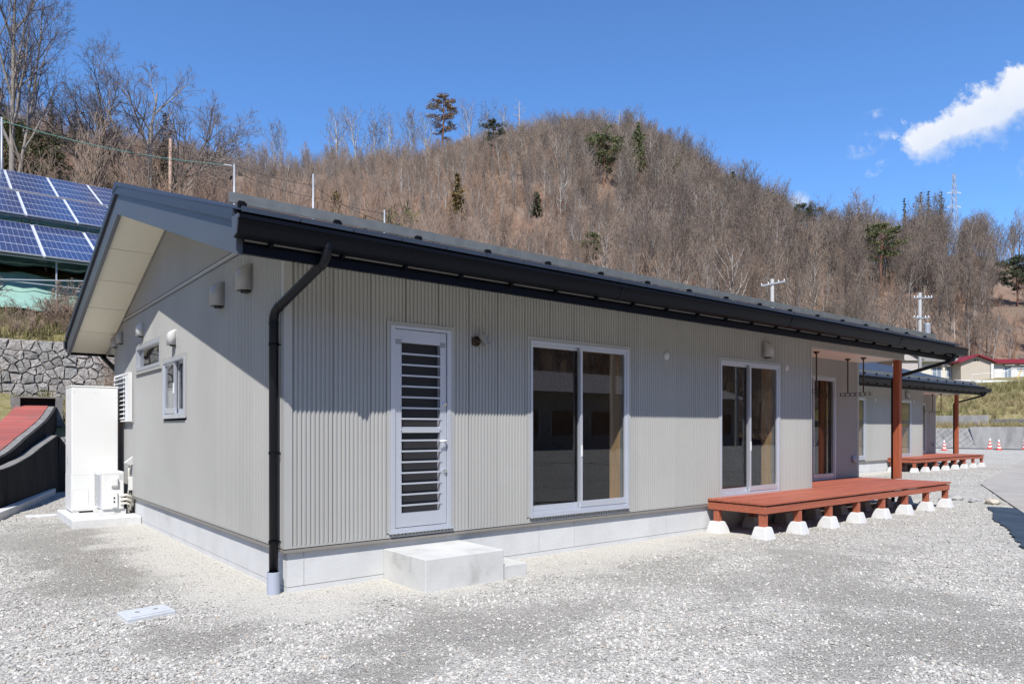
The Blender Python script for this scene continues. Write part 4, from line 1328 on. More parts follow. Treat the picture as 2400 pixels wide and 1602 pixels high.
# ---- access lids in the gravel
Ld = empty('access_lid', gnd(343, 1441), 0.0)
q = [gnd(px, py) - gnd(343, 1441) for px, py in ((273, 1441), (298, 1460), (412, 1437), (385, 1422))]
m = MB(); m.extrude([(p.x, p.y, -0.05) for p in q], (0, 0, 0.078)); m.build('frame', 'lid_plastic', Ld, bevel=0.004)
m = MB(); m.extrude([(p.x * 0.84, p.y * 0.8, 0.0285) for p in q], (0, 0, 0.007)); m.build('cover', 'lid_plastic', Ld, bevel=0.002)
for t in (-0.42, 0.42):
    c = ((q[2] + q[3]) / 2 * (t + 1) / 2 + (q[0] + q[1]) / 2 * (1 - t) / 2) * 0.9
    m = MB(); m.lathe([(0.02, 0.0), (0.02, 0.0015)], (c.x, c.y, 0.0357), 14); m.build('finger_hole', 'concrete_edge', Ld)
tag(Ld, 'pale plastic access lid set in the gravel near the bottom left', 'lid')
m = MB(); g = gnd(97, 1210); m.box(g.x - 0.22, g.y - 0.12, -0.05, g.x + 0.22, g.y + 0.12, 0.03)
tag(m.build('drain_cover', 'concrete_white', bevel=0.005), 'small flat white drain cover in the gravel left of the slab', 'lid')
# ------------------------------------------------------------------ left: channel, walls, solar arrays
def wall_strip(m, line, th, mi=0):
    """Upright wall along a polyline of (point, base z, top z), thickness th to the left of travel."""
    n = len(line)
    v = []
    for i, (p, zb, zt_) in enumerate(line):
        a = Vector(line[max(i - 1, 0)][0]); b = Vector(line[min(i + 1, n - 1)][0])
        d = (b - a); d.z = 0; d.normalize()
        nrm = Vector((-d.y, d.x, 0)) * th
        p = Vector(p)
        v += [(p.x, p.y, zb), (p.x, p.y, zt_), (p.x + nrm.x, p.y + nrm.y, zt_), (p.x + nrm.x, p.y + nrm.y, zb)]
    f = []
    for i in range(n - 1):
        for k in range(4):
            k2 = (k + 1) % 4
            f.append((i * 4 + k, (i + 1) * 4 + k, (i + 1) * 4 + k2, i * 4 + k2))
    f += [(0, 1, 2, 3), ((n - 1) * 4 + 3, (n - 1) * 4 + 2, (n - 1) * 4 + 1, (n - 1) * 4)]
    m.add(v, f, mi)

def curve(pts, n=10):
    out = []
    P = [Vector(p) for p in pts]
    for i in range(len(P) - 1):
        p0, p1, p2, p3 = P[max(i - 1, 0)], P[i], P[i + 1], P[min(i + 2, len(P) - 1)]
        for k in range(n):
            t = k / n
            out.append(0.5 * ((2 * p1) + (p2 - p0) * t + (2 * p0 - 5 * p1 + 4 * p2 - p3) * t * t + (3 * p1 - p0 - 3 * p2 + p3) * t ** 3))
    out.append(P[-1])
    return out

# outer curved wall (z of the point is the wall top)
outer = curve([at(-900, 1250, 7.0), at(-560, 1190, 8.4), at(-330, 1150, 9.6), at(-150, 1122, 10.9), at(0, 1101, 12.4), at(67, 1071, 14.2), at(100, 1046, 15.4), at(136, 1020, 16.9)])
CW = empty('curved_wall', (-1.7, 9.1, 0))
inv = Vector((1.7, -9.1, 0))
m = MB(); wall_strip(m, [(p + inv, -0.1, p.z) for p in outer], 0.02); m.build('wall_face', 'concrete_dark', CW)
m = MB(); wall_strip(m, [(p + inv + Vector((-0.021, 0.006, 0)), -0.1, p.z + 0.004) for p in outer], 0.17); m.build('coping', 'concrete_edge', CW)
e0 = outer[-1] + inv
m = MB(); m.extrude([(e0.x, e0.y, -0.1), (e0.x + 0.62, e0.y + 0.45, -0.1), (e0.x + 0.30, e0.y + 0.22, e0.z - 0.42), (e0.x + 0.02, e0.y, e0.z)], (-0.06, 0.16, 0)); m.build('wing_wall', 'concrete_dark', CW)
tag(CW, 'dark curved concrete wall behind the white kerb at the left edge', 'wall')
# inner wall carrying the red channel covers
inner = curve([at(-900, 1290, 7.6), at(-560, 1215, 9.0), at(-300, 1160, 10.3), at(-150, 1112, 11.6), at(0, 1073, 13.2), at(67, 1023, 15.2), at(112, 984, 17.0), at(133, 953, 18.4)])
IW = empty('channel', (-2.1, 10.0, 0))
inv = Vector((2.1, -10.0, 0))
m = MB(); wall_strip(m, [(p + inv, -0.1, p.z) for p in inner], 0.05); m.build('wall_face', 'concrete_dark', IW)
m = MB(); wall_strip(m, [(p + inv + Vector((-0.051, 0.012, 0)), p.z - 0.5, p.z + 0.01) for p in inner], 0.13); m.build('rim', 'concrete_edge', IW)
n = len(inner)
for i in range(0, n - 1, 2):
    j = min(i + 2, n - 1)
    a, b = inner[i] + inv, inner[j] + inv
    d = (b - a); d.z = 0; d.normalize(); nr = Vector((-d.y, d.x, 0)) * 1.0
    wdt = 0.78 - 0.1 * i / n
    a2, b2 = a + nr * 0.19, b + nr * 0.19 - d * 0.006
    m = MB(); up = Vector((0, 0, 0.02 if (i // 2) % 2 else 0.026))
    m.extrude([a2 - Vector((0, 0, 0.03)) + up, b2 - Vector((0, 0, 0.03)) + up, b2 + nr * wdt - Vector((0, 0, 0.03)) + up, a2 + nr * wdt - Vector((0, 0, 0.03)) + up], (0, 0, 0.03))
    m.build('cover_plate', 'red_cover', IW)
e0 = inner[-1] + inv
m = MB()
m.box(e0.x - 0.95, e0.y + 0.02, e0.z - 0.5, e0.x - 0.78, e0.y + 0.5, e0.z + 0.22); m.box(e0.x - 0.02, e0.y + 0.02, e0.z - 0.5, e0.x + 0.14, e0.y + 0.5, e0.z + 0.22)
m.box(e0.x - 0.95, e0.y + 0.02, e0.z + 0.221, e0.x + 0.14, e0.y + 0.5, e0.z + 0.25); m.box(e0.x - 0.95, e0.y + 0.48, e0.z - 0.5, e0.x + 0.14, e0.y + 0.56, e0.z + 0.22)
m.build('inlet', 'concrete_edge', IW)
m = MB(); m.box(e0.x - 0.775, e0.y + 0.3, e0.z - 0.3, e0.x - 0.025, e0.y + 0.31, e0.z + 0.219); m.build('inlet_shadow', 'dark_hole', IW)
lw = []
for p in inner:                                             # grassy verge left of the covers
    lw.append(p)
V = []
for i, p in enumerate(lw):
    a = lw[max(i - 1, 0)]; b = lw[min(i + 1, len(lw) - 1)]
    d = (b - a); d.z = 0; d.normalize(); nr = Vector((-d.y, d.x, 0))
    V.append([tuple(p + nr * (0.9 + t * 9.0) + Vector((0, 0, -0.02 + 0.9 * t * (1 if i < len(lw) - 8 else 0.5) + 0.10 * (float(fbm(p.x * 2 + t * 9, p.y * 2)) - 0.47)))) for t in np.linspace(0, 1, 14)])
V.append([(x, y + 2.2, z + 0.45) for x, y, z in V[-1]])
tag(grid_mesh('grass_verge', np.array(V), 'grass_bank'), kind='structure')
tag(IW, 'red-covered drainage channel rising behind the curved wall at the left', 'channel')
# white kerb in front of it
ker = curve([(-5.4, -1.6, 0), (-4.3, 0.7, 0), (-3.35, 3.0, 0), (-2.55, 5.6, 0), (-1.72, 8.0, 0), (-1.02, 10.6, 0), (-0.42, 13.0, 0)])
m = MB(); wall_strip(m, [(p, -0.05, 0.13) for p in ker], 0.17)
tag(m.build('kerb', 'concrete_white', bevel=0.01), 'white concrete kerb along the foot of the curved wall', 'kerb')

def voronoi_cells(w, h, n, shrink, jit):
    """Irregular stone outlines filling a w x h rectangle."""
    nx = max(1, int(round(math.sqrt(n * w / h)))); ny = max(1, int(round(n / nx)))
    sites = [((i + 0.5 + (0.5 if j % 2 else 0) + rnd.uniform(-jit, jit)) * w / nx, (j + 0.5 + rnd.uniform(-jit, jit)) * h / ny) for j in range(ny) for i in range(-1, nx + 1)]
    out = []
    R2 = (2.6 * max(w / nx, h / ny)) ** 2
    for i, s in enumerate(sites):
        poly = [(0, 0), (w, 0), (w, h), (0, h)]
        for k, t in enumerate(sites):
            if k == i: continue
            dx, dy = t[0] - s[0], t[1] - s[1]
            q = dx * dx + dy * dy
            if q > R2 or q < 1e-9: continue
            L = math.sqrt(q)
            poly = clip(poly, (dx / L, dy / L), (dx * (s[0] + t[0]) / 2 + dy * (s[1] + t[1]) / 2) / L - shrink)
            if len(poly) < 3: break
        if len(poly) >= 3:
            a = sum(poly[k][0] * poly[(k + 1) % len(poly)][1] - poly[(k + 1) % len(poly)][0] * poly[k][1] for k in range(len(poly))) / 2
            if a > 0.012:
                out.append(poly)
    return out

def rock_piece(m, poly, O, U, V, Nn, depth):
    """A stone: the outline at the wall face bulging to a rough crown."""
    cx = sum(p[0] for p in poly) / len(poly); cy = sum(p[1] for p in poly) / len(poly)
    q = []
    for i, p in enumerate(poly):
        r = poly[(i + 1) % len(poly)]
        q.append(p)
        if math.hypot(r[0] - p[0], r[1] - p[1]) > 0.09:
            t = rnd.uniform(0.3, 0.7); k = rnd.uniform(0.84, 1.01)
            mx, my = p[0] + (r[0] - p[0]) * t, p[1] + (r[1] - p[1]) * t
            q.append((cx + (mx - cx) * k, cy + (my - cy) * k))
    poly = q
    n = len(poly)
    rings = [(1.0, -0.06), (0.985, depth * 0.55), (0.86, depth * 0.95)]
    v = []
    for s, dz in rings:
        for p in poly:
            q = (cx + (p[0] - cx) * s, cy + (p[1] - cy) * s)
            jz = rnd.uniform(-0.25, 0.25) * depth if dz > 0 else 0
            v.append(tuple(O + U * q[0] + V * q[1] + Nn * (dz + jz)))
    v.append(tuple(O + U * cx + V * cy + Nn * (depth * rnd.uniform(0.85, 1.2))))
    f = []
    for r in range(2):
        for k in range(n):
            k2 = (k + 1) % n
            f.append((r * n + k, r * n + k2, (r + 1) * n + k2, (r + 1) * n + k))
    f += [(2 * n + k, 2 * n + (k + 1) % n, 3 * n) for k in range(n)]
    m.add(v, f)

SW = empty('stone_wall', (0, 18.2, 2.3))
m = MB(); m.extrude([(-5, 0.142, -0.3), (6.2, 0.142, -0.3), (6.2, 0.262, 1.74), (-5, 0.262, 1.74)], (0, 0.25, 0)); m.build('mortar', 'soil_line', SW)
for poly in voronoi_cells(11.1, 1.82, 295, 0.004, 0.49):
    m = MB()
    rock_piece(m, poly, Vector((-4.95, 0.14, -0.05)), Vector((1, 0, 0)), Vector((0, 0.06, 1.0)), Vector((0, -1, 0)), rnd.uniform(0.03, 0.10))
    m.build('stone', 'wall_stone', SW)
tag(SW, 'rough grey fieldstone retaining wall below the solar arrays, at the left', 'wall')

BK = empty('block_wall', (0.6, 14.3, 0))
m = MB(); m.box(-1.1, 0.05, -0.1, 5.5, 0.24, 1.3); m.build('backing', 'concrete_edge', BK)
ang = R(40)
for i in range(-8, 14):
    for j in range(-10, 12):
        c = (i * 0.52 * math.cos(ang) - j * 0.30 * math.sin(ang), i * 0.52 * math.sin(ang) + j * 0.30 * math.cos(ang))
        q = []
        for a, b in ((-0.25, -0.14), (0.25, -0.14), (0.25, 0.14), (-0.25, 0.14)):
            q.append((c[0] + a * math.cos(ang) - b * math.sin(ang), c[1] + a * math.sin(ang) + b * math.cos(ang)))
        for nn, dd in (((-1, 0), 1.05), ((1, 0), 2.6), ((0, -1), 0.0), ((0, 1), 1.28)):
            q = clip(q, nn, dd)
            if len(q) < 3: break
        if len(q) >= 3:
            m = MB(); m.extrude([(p[0], 0.05 - 0.02, p[1]) for p in q], (0, -0.035, 0)); m.build('block', 'concrete_old', BK, bevel=0.008)
tag(BK, 'concrete block retaining wall with diagonal joints, half hidden behind the water tank', 'wall')

# green weed sheets on the slope under the arrays
def sheet_grid(name, x0, x1, rows, label):
    nx = 60
    P = []
    for (y, z) in rows:
        P.append([(x0 + (x1 - x0) * i / nx, y + 0.12 * math.sin(i * 0.9 + y) + rnd.uniform(-.03, .03), z + 0.06 * math.sin(i * 1.7 + z * 3) + rnd.uniform(-.03, .03)) for i in range(nx + 1)])
    o = grid_mesh(name, np.array(P), 'green_sheet')
    tag(o, label, 'sheet')
sheet_grid('weed_sheet', -12, 12, [(21.2, 5.35), (21.9, 5.75), (22.6, 6.2), (23.1, 6.75), (23.3, 6.85)], 'pale green weed sheet on the bank under the lowest solar array')
sheet_grid('weed_sheet', -12, 14, [(24.3, 7.3), (26, 8.0), (28, 8.8), (30, 9.62), (32, 10.45), (34, 11.25), (37, 12.5)], 'pale green weed sheet behind the lowest solar array')

def solar_array(label, X0, yb, zb, yt, zt_, ncol, ground, order):
    S = empty('solar_array', (X0, yb, 0))
    MW = 1.64; PITX = 1.70
    ln = math.hypot(yt - yb, zt_ - zb)
    ux = Vector((1, 0, 0)); uy = Vector((0, (yt - yb) / ln, (zt_ - zb) / ln)); un = ux.cross(uy)
    mh = ln / 4
    me = None
    base = Vector((0, 0, zb))
    pm = MB(); pm.add([tuple(ux * a + uy * b + un * 0.021) for a, b in ((0.02, 0.02), (MW - 0.02, 0.02), (MW - 0.02, mh - 0.04), (0.02, mh - 0.04))], [(0, 1, 2, 3)])
    cells = pm.mesh('cells', 'solar_cells'); uvl = cells.uv_layers.new(name='UVMap')
    for k, uv in enumerate(((0, 0), (1, 0), (1, 1), (0, 1))):
        uvl.data[k].uv = uv
    fmb = MB()
    for a, b, c, d in ((0, 0, MW, 0.02), (0, mh - 0.04, MW, mh - 0.02), (0, 0.0201, 0.02, mh - 0.0401), (MW - 0.02, 0.0201, MW, mh - 0.0401)):
        fmb.obox(ux * (a + c) / 2 + uy * (b + d) / 2, ux * (c - a) / 2, uy * (d - b) / 2, un * 0.024)
    fmb.obox(ux * MW / 2 + uy * (mh / 2 - 0.01), ux * (MW / 2 - 0.02), uy * (mh / 2 - 0.03), un * 0.004)
    frame = fmb.mesh('frame', 'solar_frame')
    for i in range(ncol):
        for j in range(4):
            p = empty('solar_panel'); p.parent = S
            p.location = base + ux * (i * PITX) + uy * (j * mh)
            for nm, me in (('cells', cells), ('frame', frame)):
                o = bpy.data.objects.new(nm, me); COL.objects.link(o); o.parent = p
    for i in range(ncol + 1):                                  # pale rails showing between the columns
        m = MB(); m.obox(base + ux * (i * PITX - 0.03) + uy * ln / 2 - un * 0.03, ux * 0.034, uy * ln / 2, un * 0.03); m.build('rail', 'solar_frame', S)
    m = MB()
    for t in (0.02, 0.98):
        m.tube([base + uy * ln * t - un * 0.12 - ux * 0.4, base + uy * ln * t - un * 0.12 + ux * (ncol * PITX + 0.3)], 0.035, 8)
    m.build('cross_rail', 'galvanised', S)
    for i in range(0, ncol + 1):
        x = i * PITX + 0.35
        for t in (0.06, 0.8):
            top = base + uy * ln * t - un * 0.12 + ux * x
            gy = yb + top.y
            g = float(np.interp(gy, PROF_Y, PROF_Z)) - 0.3
            m = MB(); m.tube([(x, top.y, g), tuple(top)], 0.03, 8); m.build('post', 'galvanised', S)
    for a in range(0, ncol, 2):
        top = base + uy * ln * 0.06
        m = MB(); m.tube([(a * PITX - 0.8, top.y - 0.05, top.z - 1.15), (a * PITX + 3.0, top.y - 0.05, top.z - 0.75)], 0.022, 8); m.build('brace', 'galvanised', S)
    m = MB(); m.tube([(-1, -0.02 + top.y, top.z - 1.0), (ncol * PITX, -0.02 + top.y, top.z - 1.08)], 0.022, 8); m.build('brace', 'galvanised', S)
    tag(S, label, 'solar array', 'solar arrays on the slope')
solar_array('lowest solar array, nearest the stone wall, left of the house', 0.22 - 3 * 1.70, 21.95, 7.26, 26.3, 9.28, 8, 0, 0)
solar_array('middle solar array just above a gap with tarpaulin, left of the house', 0.05 - 3 * 1.70, 26.4, 9.66, 30.7, 11.67, 9, 0, 0)
solar_array('topmost solar array, under the bare trees at the left', -0.15 - 4 * 1.70, 30.75, 11.75, 35.1, 13.80, 11, 0, 0)
o = MB().obox((-0.9, 26.9, 9.2), (0.9, 0, 0), (0, 0.5, 0.22), (0, -0.02, 0.05)).build('tarpaulin', 'mat_cloth')
tag(o, 'small dark blue tarpaulin between two solar arrays', 'tarpaulin')

# ------------------------------------------------------------------ right: retaining walls, rail, cones, houses
def diag_wall():
    Wl = empty('block_wall', (60.6, 20, 0))
    m = MB(); m.extrude([(0.03, -7.0, -0.1), (0.03, 14, -0.1), (0.55, 14, 1.55), (0.55, -7.0, 1.55)], (0.3, 0, 0)); m.build('backing', 'concrete_old', Wl)
    ang = R(-42)
    U = Vector((0, 1, 0)); V = Vector((0.5 / 1.65, 0, 1)).normalized(); Nn = Vector((-1, 0, 0.3)).normalized()
    k = 0
    for i in range(-30, 46):
        for j in range(-30, 46):
            c = (i * 0.66 * math.cos(ang) - j * 0.36 * math.sin(ang), i * 0.66 * math.sin(ang) + j * 0.36 * math.cos(ang))
            if not (-7 < c[0] < 15 and -0.6 < c[1] < 2.3): continue
            q = []
            for a, b in ((-0.32, -0.17), (0.32, -0.17), (0.32, 0.17), (-0.32, 0.17)):
                q.append((c[0] + a * math.cos(ang) - b * math.sin(ang), c[1] + a * math.sin(ang) + b * math.cos(ang)))
            for nn, dd in (((-1, 0.35), 5.7), ((1, 0), 9.0), ((0, -1), 0.0), ((0, 1), 1.62)):
                q = clip(q, nn, dd)
                if len(q) < 3: break
            if len(q) >= 3:
                m = MB(); O = Vector((0, 0, -0.02))
                m.extrude([O + U * p[0] + V * p[1] for p in q], Nn * (0.06 + rnd.uniform(-0.012, 0.012))); m.build('block', 'concrete_old', Wl)
                k += 1
    tag(Wl, 'grey block retaining wall with diagonal joints, beyond the second house', 'wall')
diag_wall()
m = MB(); m.extrude([(60.55, 14.3, -0.1), (60.55, -30, -0.1), (60.85, -30, 1.66), (60.85, 14.9, 1.66)], (0.35, 0, 0))
tag(m.build('concrete_wall', 'concrete_old'), 'stained plain concrete retaining wall behind the traffic cones', 'wall')
m = MB(); m.box(64.0, 14.6, 1.5, 64.3, 46, 2.62)
tag(m.build('upper_wall', 'concrete_old', bevel=0.02), 'low upper terrace wall of weathered concrete, below the grass slope', 'wall')
m = MB(); m.box(64.1, -30, 1.5, 64.35, 14.5, 2.3)
tag(m.build('terrace_kerb', 'concrete_edge', bevel=0.02), 'brownish low kerb above the stained concrete wall', 'wall')
# guard rail and path rail
GR = empty('guard_rail', at(2330, 905, 80))
o0 = at(2330, 905, 80)
ra, rb = at(2020, 888, 86) - o0, at(2760, 897, 74) - o0
dr = (rb - ra).normalized()
m = MB(); m.obox((ra + rb) / 2 + Vector((0, 0, -0.1)), dr * ((rb - ra).length / 2), Vector((-dr.y, dr.x, 0)) * 0.03, (0, 0, 0.17)); m.build('rail', 'white_paint', GR)
for k in range(18):
    p = ra.lerp(rb, (k + 0.5) / 18)
    m = MB(); m.tube([p + Vector((0.0, 0, -1.2)), p + Vector((0, 0, 0.05))], 0.07, 8); m.build('post', 'white_paint', GR)
tag(GR, 'white roadside guard rail along the top of the grass slope', 'guard rail')
m = MB()
pa, pb, pc, pd = at(2278, 877, 92), at(2350, 872, 92), at(2372, 862, 93), at(2520, 862, 93)
for q in (pa, pb, pc, pd):
    m.tube([q - Vector((0, 0, 1.3)), q], 0.035, 6)
m.tube([pa, pb, pc, pd], 0.04, 6)
for k in range(26):
    q = pc.lerp(pd, k / 25); m.tube([q - Vector((0, 0, 1.2)), q], 0.02, 5)
tag(m.build('handrail', 'white_paint'), 'thin white handrail fence in front of the red-roofed house', 'fence')

def cone(p, h, tilt, label):
    c = empty('traffic_cone', p)
    c.rotation_euler = (R(tilt), 0, rnd.uniform(0, 1))
    m = MB(); m.box(-0.19, -0.19, 0.0, 0.19, 0.19, 0.03); m.build('base', 'cone_red', c, bevel=0.01)
    zs = [0.03, 0.16, 0.26, 0.38, 0.47, 0.58, 0.70]
    rr = lambda z: 0.14 - 0.115 * z / 0.7
    for k in range(6):
        m = MB(); sl = 0.09
        n = 16; v = []
        for z0 in (zs[k], zs[k + 1]):
            for i in range(n):
                a = 2 * math.pi * i / n
                z = min(max(z0 + (sl * math.cos(a) * 0.5 if 0.05 < z0 < 0.65 else 0), 0.03), 0.7)
                v.append((rr(z) * math.cos(a), rr(z) * math.sin(a), z))
        f = [(i, (i + 1) % n, n + (i + 1) % n, n + i) for i in range(n)]
        if k == 5: f.append(tuple(range(n, 2 * n)))
        m.add(v, f); m.build('stripe', 'cone_red' if k % 2 == 0 else 'cone_white', c, smooth=True)
    c.scale = (h / 0.7,) * 3
    tag(c, label, 'traffic cone', 'red and white traffic cones')
cone(gnd(2213, 1055), 0.72, 0, 'striped traffic cone left of the far porch post, by the diagonal block wall')
cone(gnd(2319, 1051.5), 0.80, 4, 'left of the pair of striped traffic cones by the stained concrete wall')
cone(gnd(2341, 1054), 0.74, 0, 'right of the pair of striped traffic cones by the stained concrete wall')
cone(gnd(2401, 1052.5), 0.74, 0, 'striped traffic cone cut by the right edge of the picture')

def gable_house(name, px0, px1, depth, yb, ye, yp, walls, roofm, label, ridge_along=True, deep=8.0, windows=(), ext=0.6):
    """Far house seen square on: front wall from px0 to px1, eaves at ye, gable peak at yp."""
    o = at((px0 + px1) / 2, yb, depth)
    k = depth / FPX
    w = (px1 - px0) * k; he = (yb - ye) * k; hp = (yb - yp) * k
    Hs = empty(name, o, -(math.pi / 2 - ANG))
    m = MB(); m.box(-w / 2, 0, -3.0, w / 2, deep, he)
    if ridge_along is False:
        m.extrude([(-w / 2, 0, he), (w / 2, 0, he), (0, 0, hp)], (0, deep, 0))
    m.build('wall', walls, Hs)
    rf = empty('roof'); rf.parent = Hs
    if ridge_along is False:
        for s in (-1, 1):
            sl = (hp - he) / (w / 2)
            m = MB(); xe = s * (w / 2 + ext)
            m.extrude([(0, -ext, hp + 0.05), (xe, -ext, he - sl * ext + 0.05), (xe, -ext, he - sl * ext + 0.22), (0, -ext, hp + 0.22)], (0, deep + 2 * ext, 0)); m.build('roof_slope', roofm, rf)
    else:
        sl = (hp - he) / (deep / 2)
        for s in (0, 1):
            ya, yb_ = (-ext, deep / 2) if s == 0 else (deep + ext, deep / 2)
            nrow = 9
            for r in range(nrow):
                a = ya + (yb_ - ya) * r / nrow; b = ya + (yb_ - ya) * (r + 1) / nrow
                za = hp - abs(a - deep / 2) * sl; zb_ = hp - abs(b - deep / 2) * sl
                m = MB(); m.extrude([(-w / 2 - ext, a, za), (-w / 2 - ext, a, za + 0.2), (-w / 2 - ext, b, zb_ + 0.14), (-w / 2 - ext, b, zb_)], (w + 2 * ext, 0, 0)); m.build('roof_course', roofm, rf)
        m = MB(); m.extrude([(-w / 2, 0, he), (-w / 2, deep, he), (-w / 2, deep / 2, hp)], (w, 0, 0)); m.build('gable', walls, Hs)
    for (a, b, c, d) in windows:
        wn = empty('window'); wn.parent = Hs
        x0, x1 = (a - (px0 + px1) / 2) * k, (b - (px0 + px1) / 2) * k
        z0, z1 = (yb - d) * k, (yb - c) * k
        m = MB(); box_frame(m, FRONT, x0, x1, z0, z1, 0.07, 0.0, 0.07); bx(m, FRONT, (x0 + x1) / 2 - 0.035, (x0 + x1) / 2 + 0.035, z0 + 0.07, z1 - 0.07, 0.0, 0.06)
        bx(m, FRONT, x0 + 0.07, (x0 + x1) / 2 - 0.036, (z0 + z1) / 2 - 0.02, (z0 + z1) / 2 + 0.02, 0.0, 0.05)
        m.build('frame', 'white_paint', wn)
        m = MB(); bx(m, FRONT, x0 + 0.071, x1 - 0.071, z0 + 0.071, z1 - 0.071, 0.001, 0.03); m.build('pane', 'house_glass', wn)
        m = MB(); bx(m, FRONT, x0 - 0.15, x1 + 0.15, z1 + 0.05, z1 + 0.12, 0.0, 0.5); m.build('awning', 'dusky_wall', wn)
    tag(Hs, label, 'house', 'older houses beyond the guard rail')
    return Hs
h = gable_house('cottage', 2118, 2251, 96, 892, 845, 822, 'cream_wall', 'roof_tile', 'old cream house with grey tiled roof behind the far utility pole', True, 9.0, [(2184, 2206, 858, 884), (2217, 2238, 859, 884)])
k_ = 96 / FPX
m = MB(); m.box(-7.2, -3.5, -3, -3.9, 2.0, (892 - 850) * k_); m.extrude([(-7.5, -3.8, 2.4), (-3.6, -3.8, 2.4), (-5.55, -3.8, 3.5)], (0, 6, 0)); m.build('side_wing', 'dusky_wall', h)
m = MB(); m.extrude([(-7.7, -4.1, 2.4), (-5.55, -4.1, 3.62), (-3.4, -4.1, 2.4), (-3.4, -4.1, 2.55), (-5.55, -4.1, 3.78), (-7.7, -4.1, 2.55)], (0, 6.6, 0)); m.build('wing_roof', 'roof_tile', h)
h = gable_house('cottage', 2252, 2326, 94, 894, 848, 834, 'beige_wall', 'roof_red', 'low beige gabled house under a red roof, left of the white handrail fence', False, 7.0, [], 0.5)
m = MB(); m.box(1.75, -0.25, -1.0, 2.1, 0.0, 2.35); m.build('corner_post', 'white_wall', h)
m = MB(); m.box(-0.35, -0.03, 2.72, -0.05, -0.001, 2.95); m.box(0.02, -0.03, 2.72, 0.25, -0.001, 2.95); m.build('gable_vent', 'dark_hole', h)
gable_house('cottage', 2330, 2520, 97, 895, 850, 837, 'white_wall', 'roof_red', 'long white house under a red roof at the right edge', True, 8.0, [(2353, 2370, 857, 885), (2386, 2398, 857, 868), (2420, 2445, 857, 884)], 0.6)
m = MB(); p = at(2392, 896, 88)
for dx in (-0.6, 0.5):
    m.tube([p + RGT * dx, p + RGT * (dx * 0.3 + 0.3) + Vector((0, 0, 1.6))], 0.05, 6)
tag(m.build('barrier_stand', 'yellow_paint'), 'yellow barrier stand beside the road at the right edge', 'barrier')

# ------------------------------------------------------------------ poles and wires
def pole(px, ytop, d, r, material, label, extra=None, zbase=None):
    p = at(px, ytop, d)
    g = float(height(p.x, p.y)) - 0.3 if zbase is None else zbase
    e = empty('utility_pole', (p.x, p.y, g))
    m = MB(); m.tube([(0, 0, 0), (0, 0, p.z - g)], [r * 1.25, r], 12); m.build('shaft', material, e, smooth=True)
    if extra:
        extra(e, p.z - g)
    tag(e, label, 'pole', 'poles and masts behind the houses')
    return e, p
def arm_left(e, h):
    m = MB(); m.tube([RGT * 0.02 + Vector((0, 0, h - 0.1)), RGT * -0.62 + Vector((0, 0, h - 0.02))], 0.03, 8); m.build('arm', 'galvanised', e)
    m = MB(); m.tube([RGT * -0.12 + FWD * -0.1 + Vector((0, 0, h - 0.72)), RGT * -0.2 + FWD * -0.1 + Vector((0, 0, h - 0.95))], 0.06, 8); m.build('lamp', 'black_metal', e)
    m = MB(); m.lathe([(0.06, h - 0.05), (0.06, h + 0.02), (0.0, h + 0.03)], (0, 0, 0), 10); m.build('cap', 'galvanised', e)
def crossarm(e, h):
    m = MB(); d = (RGT * 0.92 + Vector((0, 0, 0.18))).normalized()
    m.obox(Vector((0, 0, h - 0.42)) - FWD * 0.16, d * 1.05, FWD * 0.05, (0, 0, 0.06)); m.build('crossarm', 'galvanised', e)
    for t in (-1.0, -0.4, 0.5, 1.0):
        q = Vector((0, 0, h - 0.36)) - FWD * 0.16 + d * t
        m = MB(); m.lathe([(0.05, 0), (0.06, 0.06), (0.03, 0.13), (0.02, 0.17)], tuple(q), 8); m.build('insulator', 'white_paint', e)
def transformer(e, h):
    for z, a, b in ((h - 0.55, -0.75, 1.2), (h - 2.7, -0.6, 0.9), (h - 5.3, -0.3, 1.7)):
        m = MB(); m.obox(Vector((0, 0, z)) + RGT * (a + b) / 2 - FWD * 0.16, RGT * (b - a) / 2, FWD * 0.05, (0, 0, 0.06)); m.build('crossarm', 'galvanised', e)
    for t in (-0.7, -0.35, 0.5, 0.85, 1.15):
        for z in (h - 0.5, h - 2.64):
            if z < h - 2 and t > 0.9: continue
            q = Vector((0, 0, z)) + RGT * t - FWD * 0.16
            m = MB(); m.lathe([(0.06, 0), (0.07, 0.07), (0.035, 0.16), (0.02, 0.2)], tuple(q), 8); m.build('insulator', 'white_paint', e)
    c = RGT * 0.78
    m = MB(); m.lathe([(0.30, h - 4.5), (0.32, h - 4.45), (0.32, h - 3.35), (0.3, h - 3.3), (0.2, h - 3.25)], (c.x, c.y, 0), 16); m.build('transformer', 'galvanised', e)
    m = MB(); m.tube([RGT * 0.15 + Vector((0, 0, h - 2.2)), RGT * 0.7 + Vector((0, 0, h - 3.2))], 0.03, 6); m.tube([c + Vector((0, 0, h - 3.2)), RGT * 1.25 + Vector((0, 0, h - 3.9)), RGT * 1.4 + Vector((0, 0, h - 5.2))], 0.03, 6); m.build('cable_drop', 'wire_black', e)
pole(399, 326, 50, 0.10, 'pole_wood', 'wooden pole standing in front of the dark cedar at the left')
_, pA = pole(549, 385, 42, 0.055, 'galvanised', 'thin steel pole with a short side arm, left of centre above the roof', arm_left)
_, pB = pole(734, 408, 45, 0.06, 'galvanised', 'thin steel pole rising behind the roof, second from the left')
_, pC = pole(901, 492, 48, 0.055, 'galvanised', 'short thin steel pole just showing above the roof near the mossy tree')
_, pD = pole(1810, 654, 62, 0.15, 'pole_concrete', 'concrete pole with a slanting crossarm behind the roof', crossarm)
_, pE = pole(2156, 686, 76, 0.16, 'pole_concrete', 'tall concrete pole carrying a grey transformer drum, at the right', transformer, 2.0)
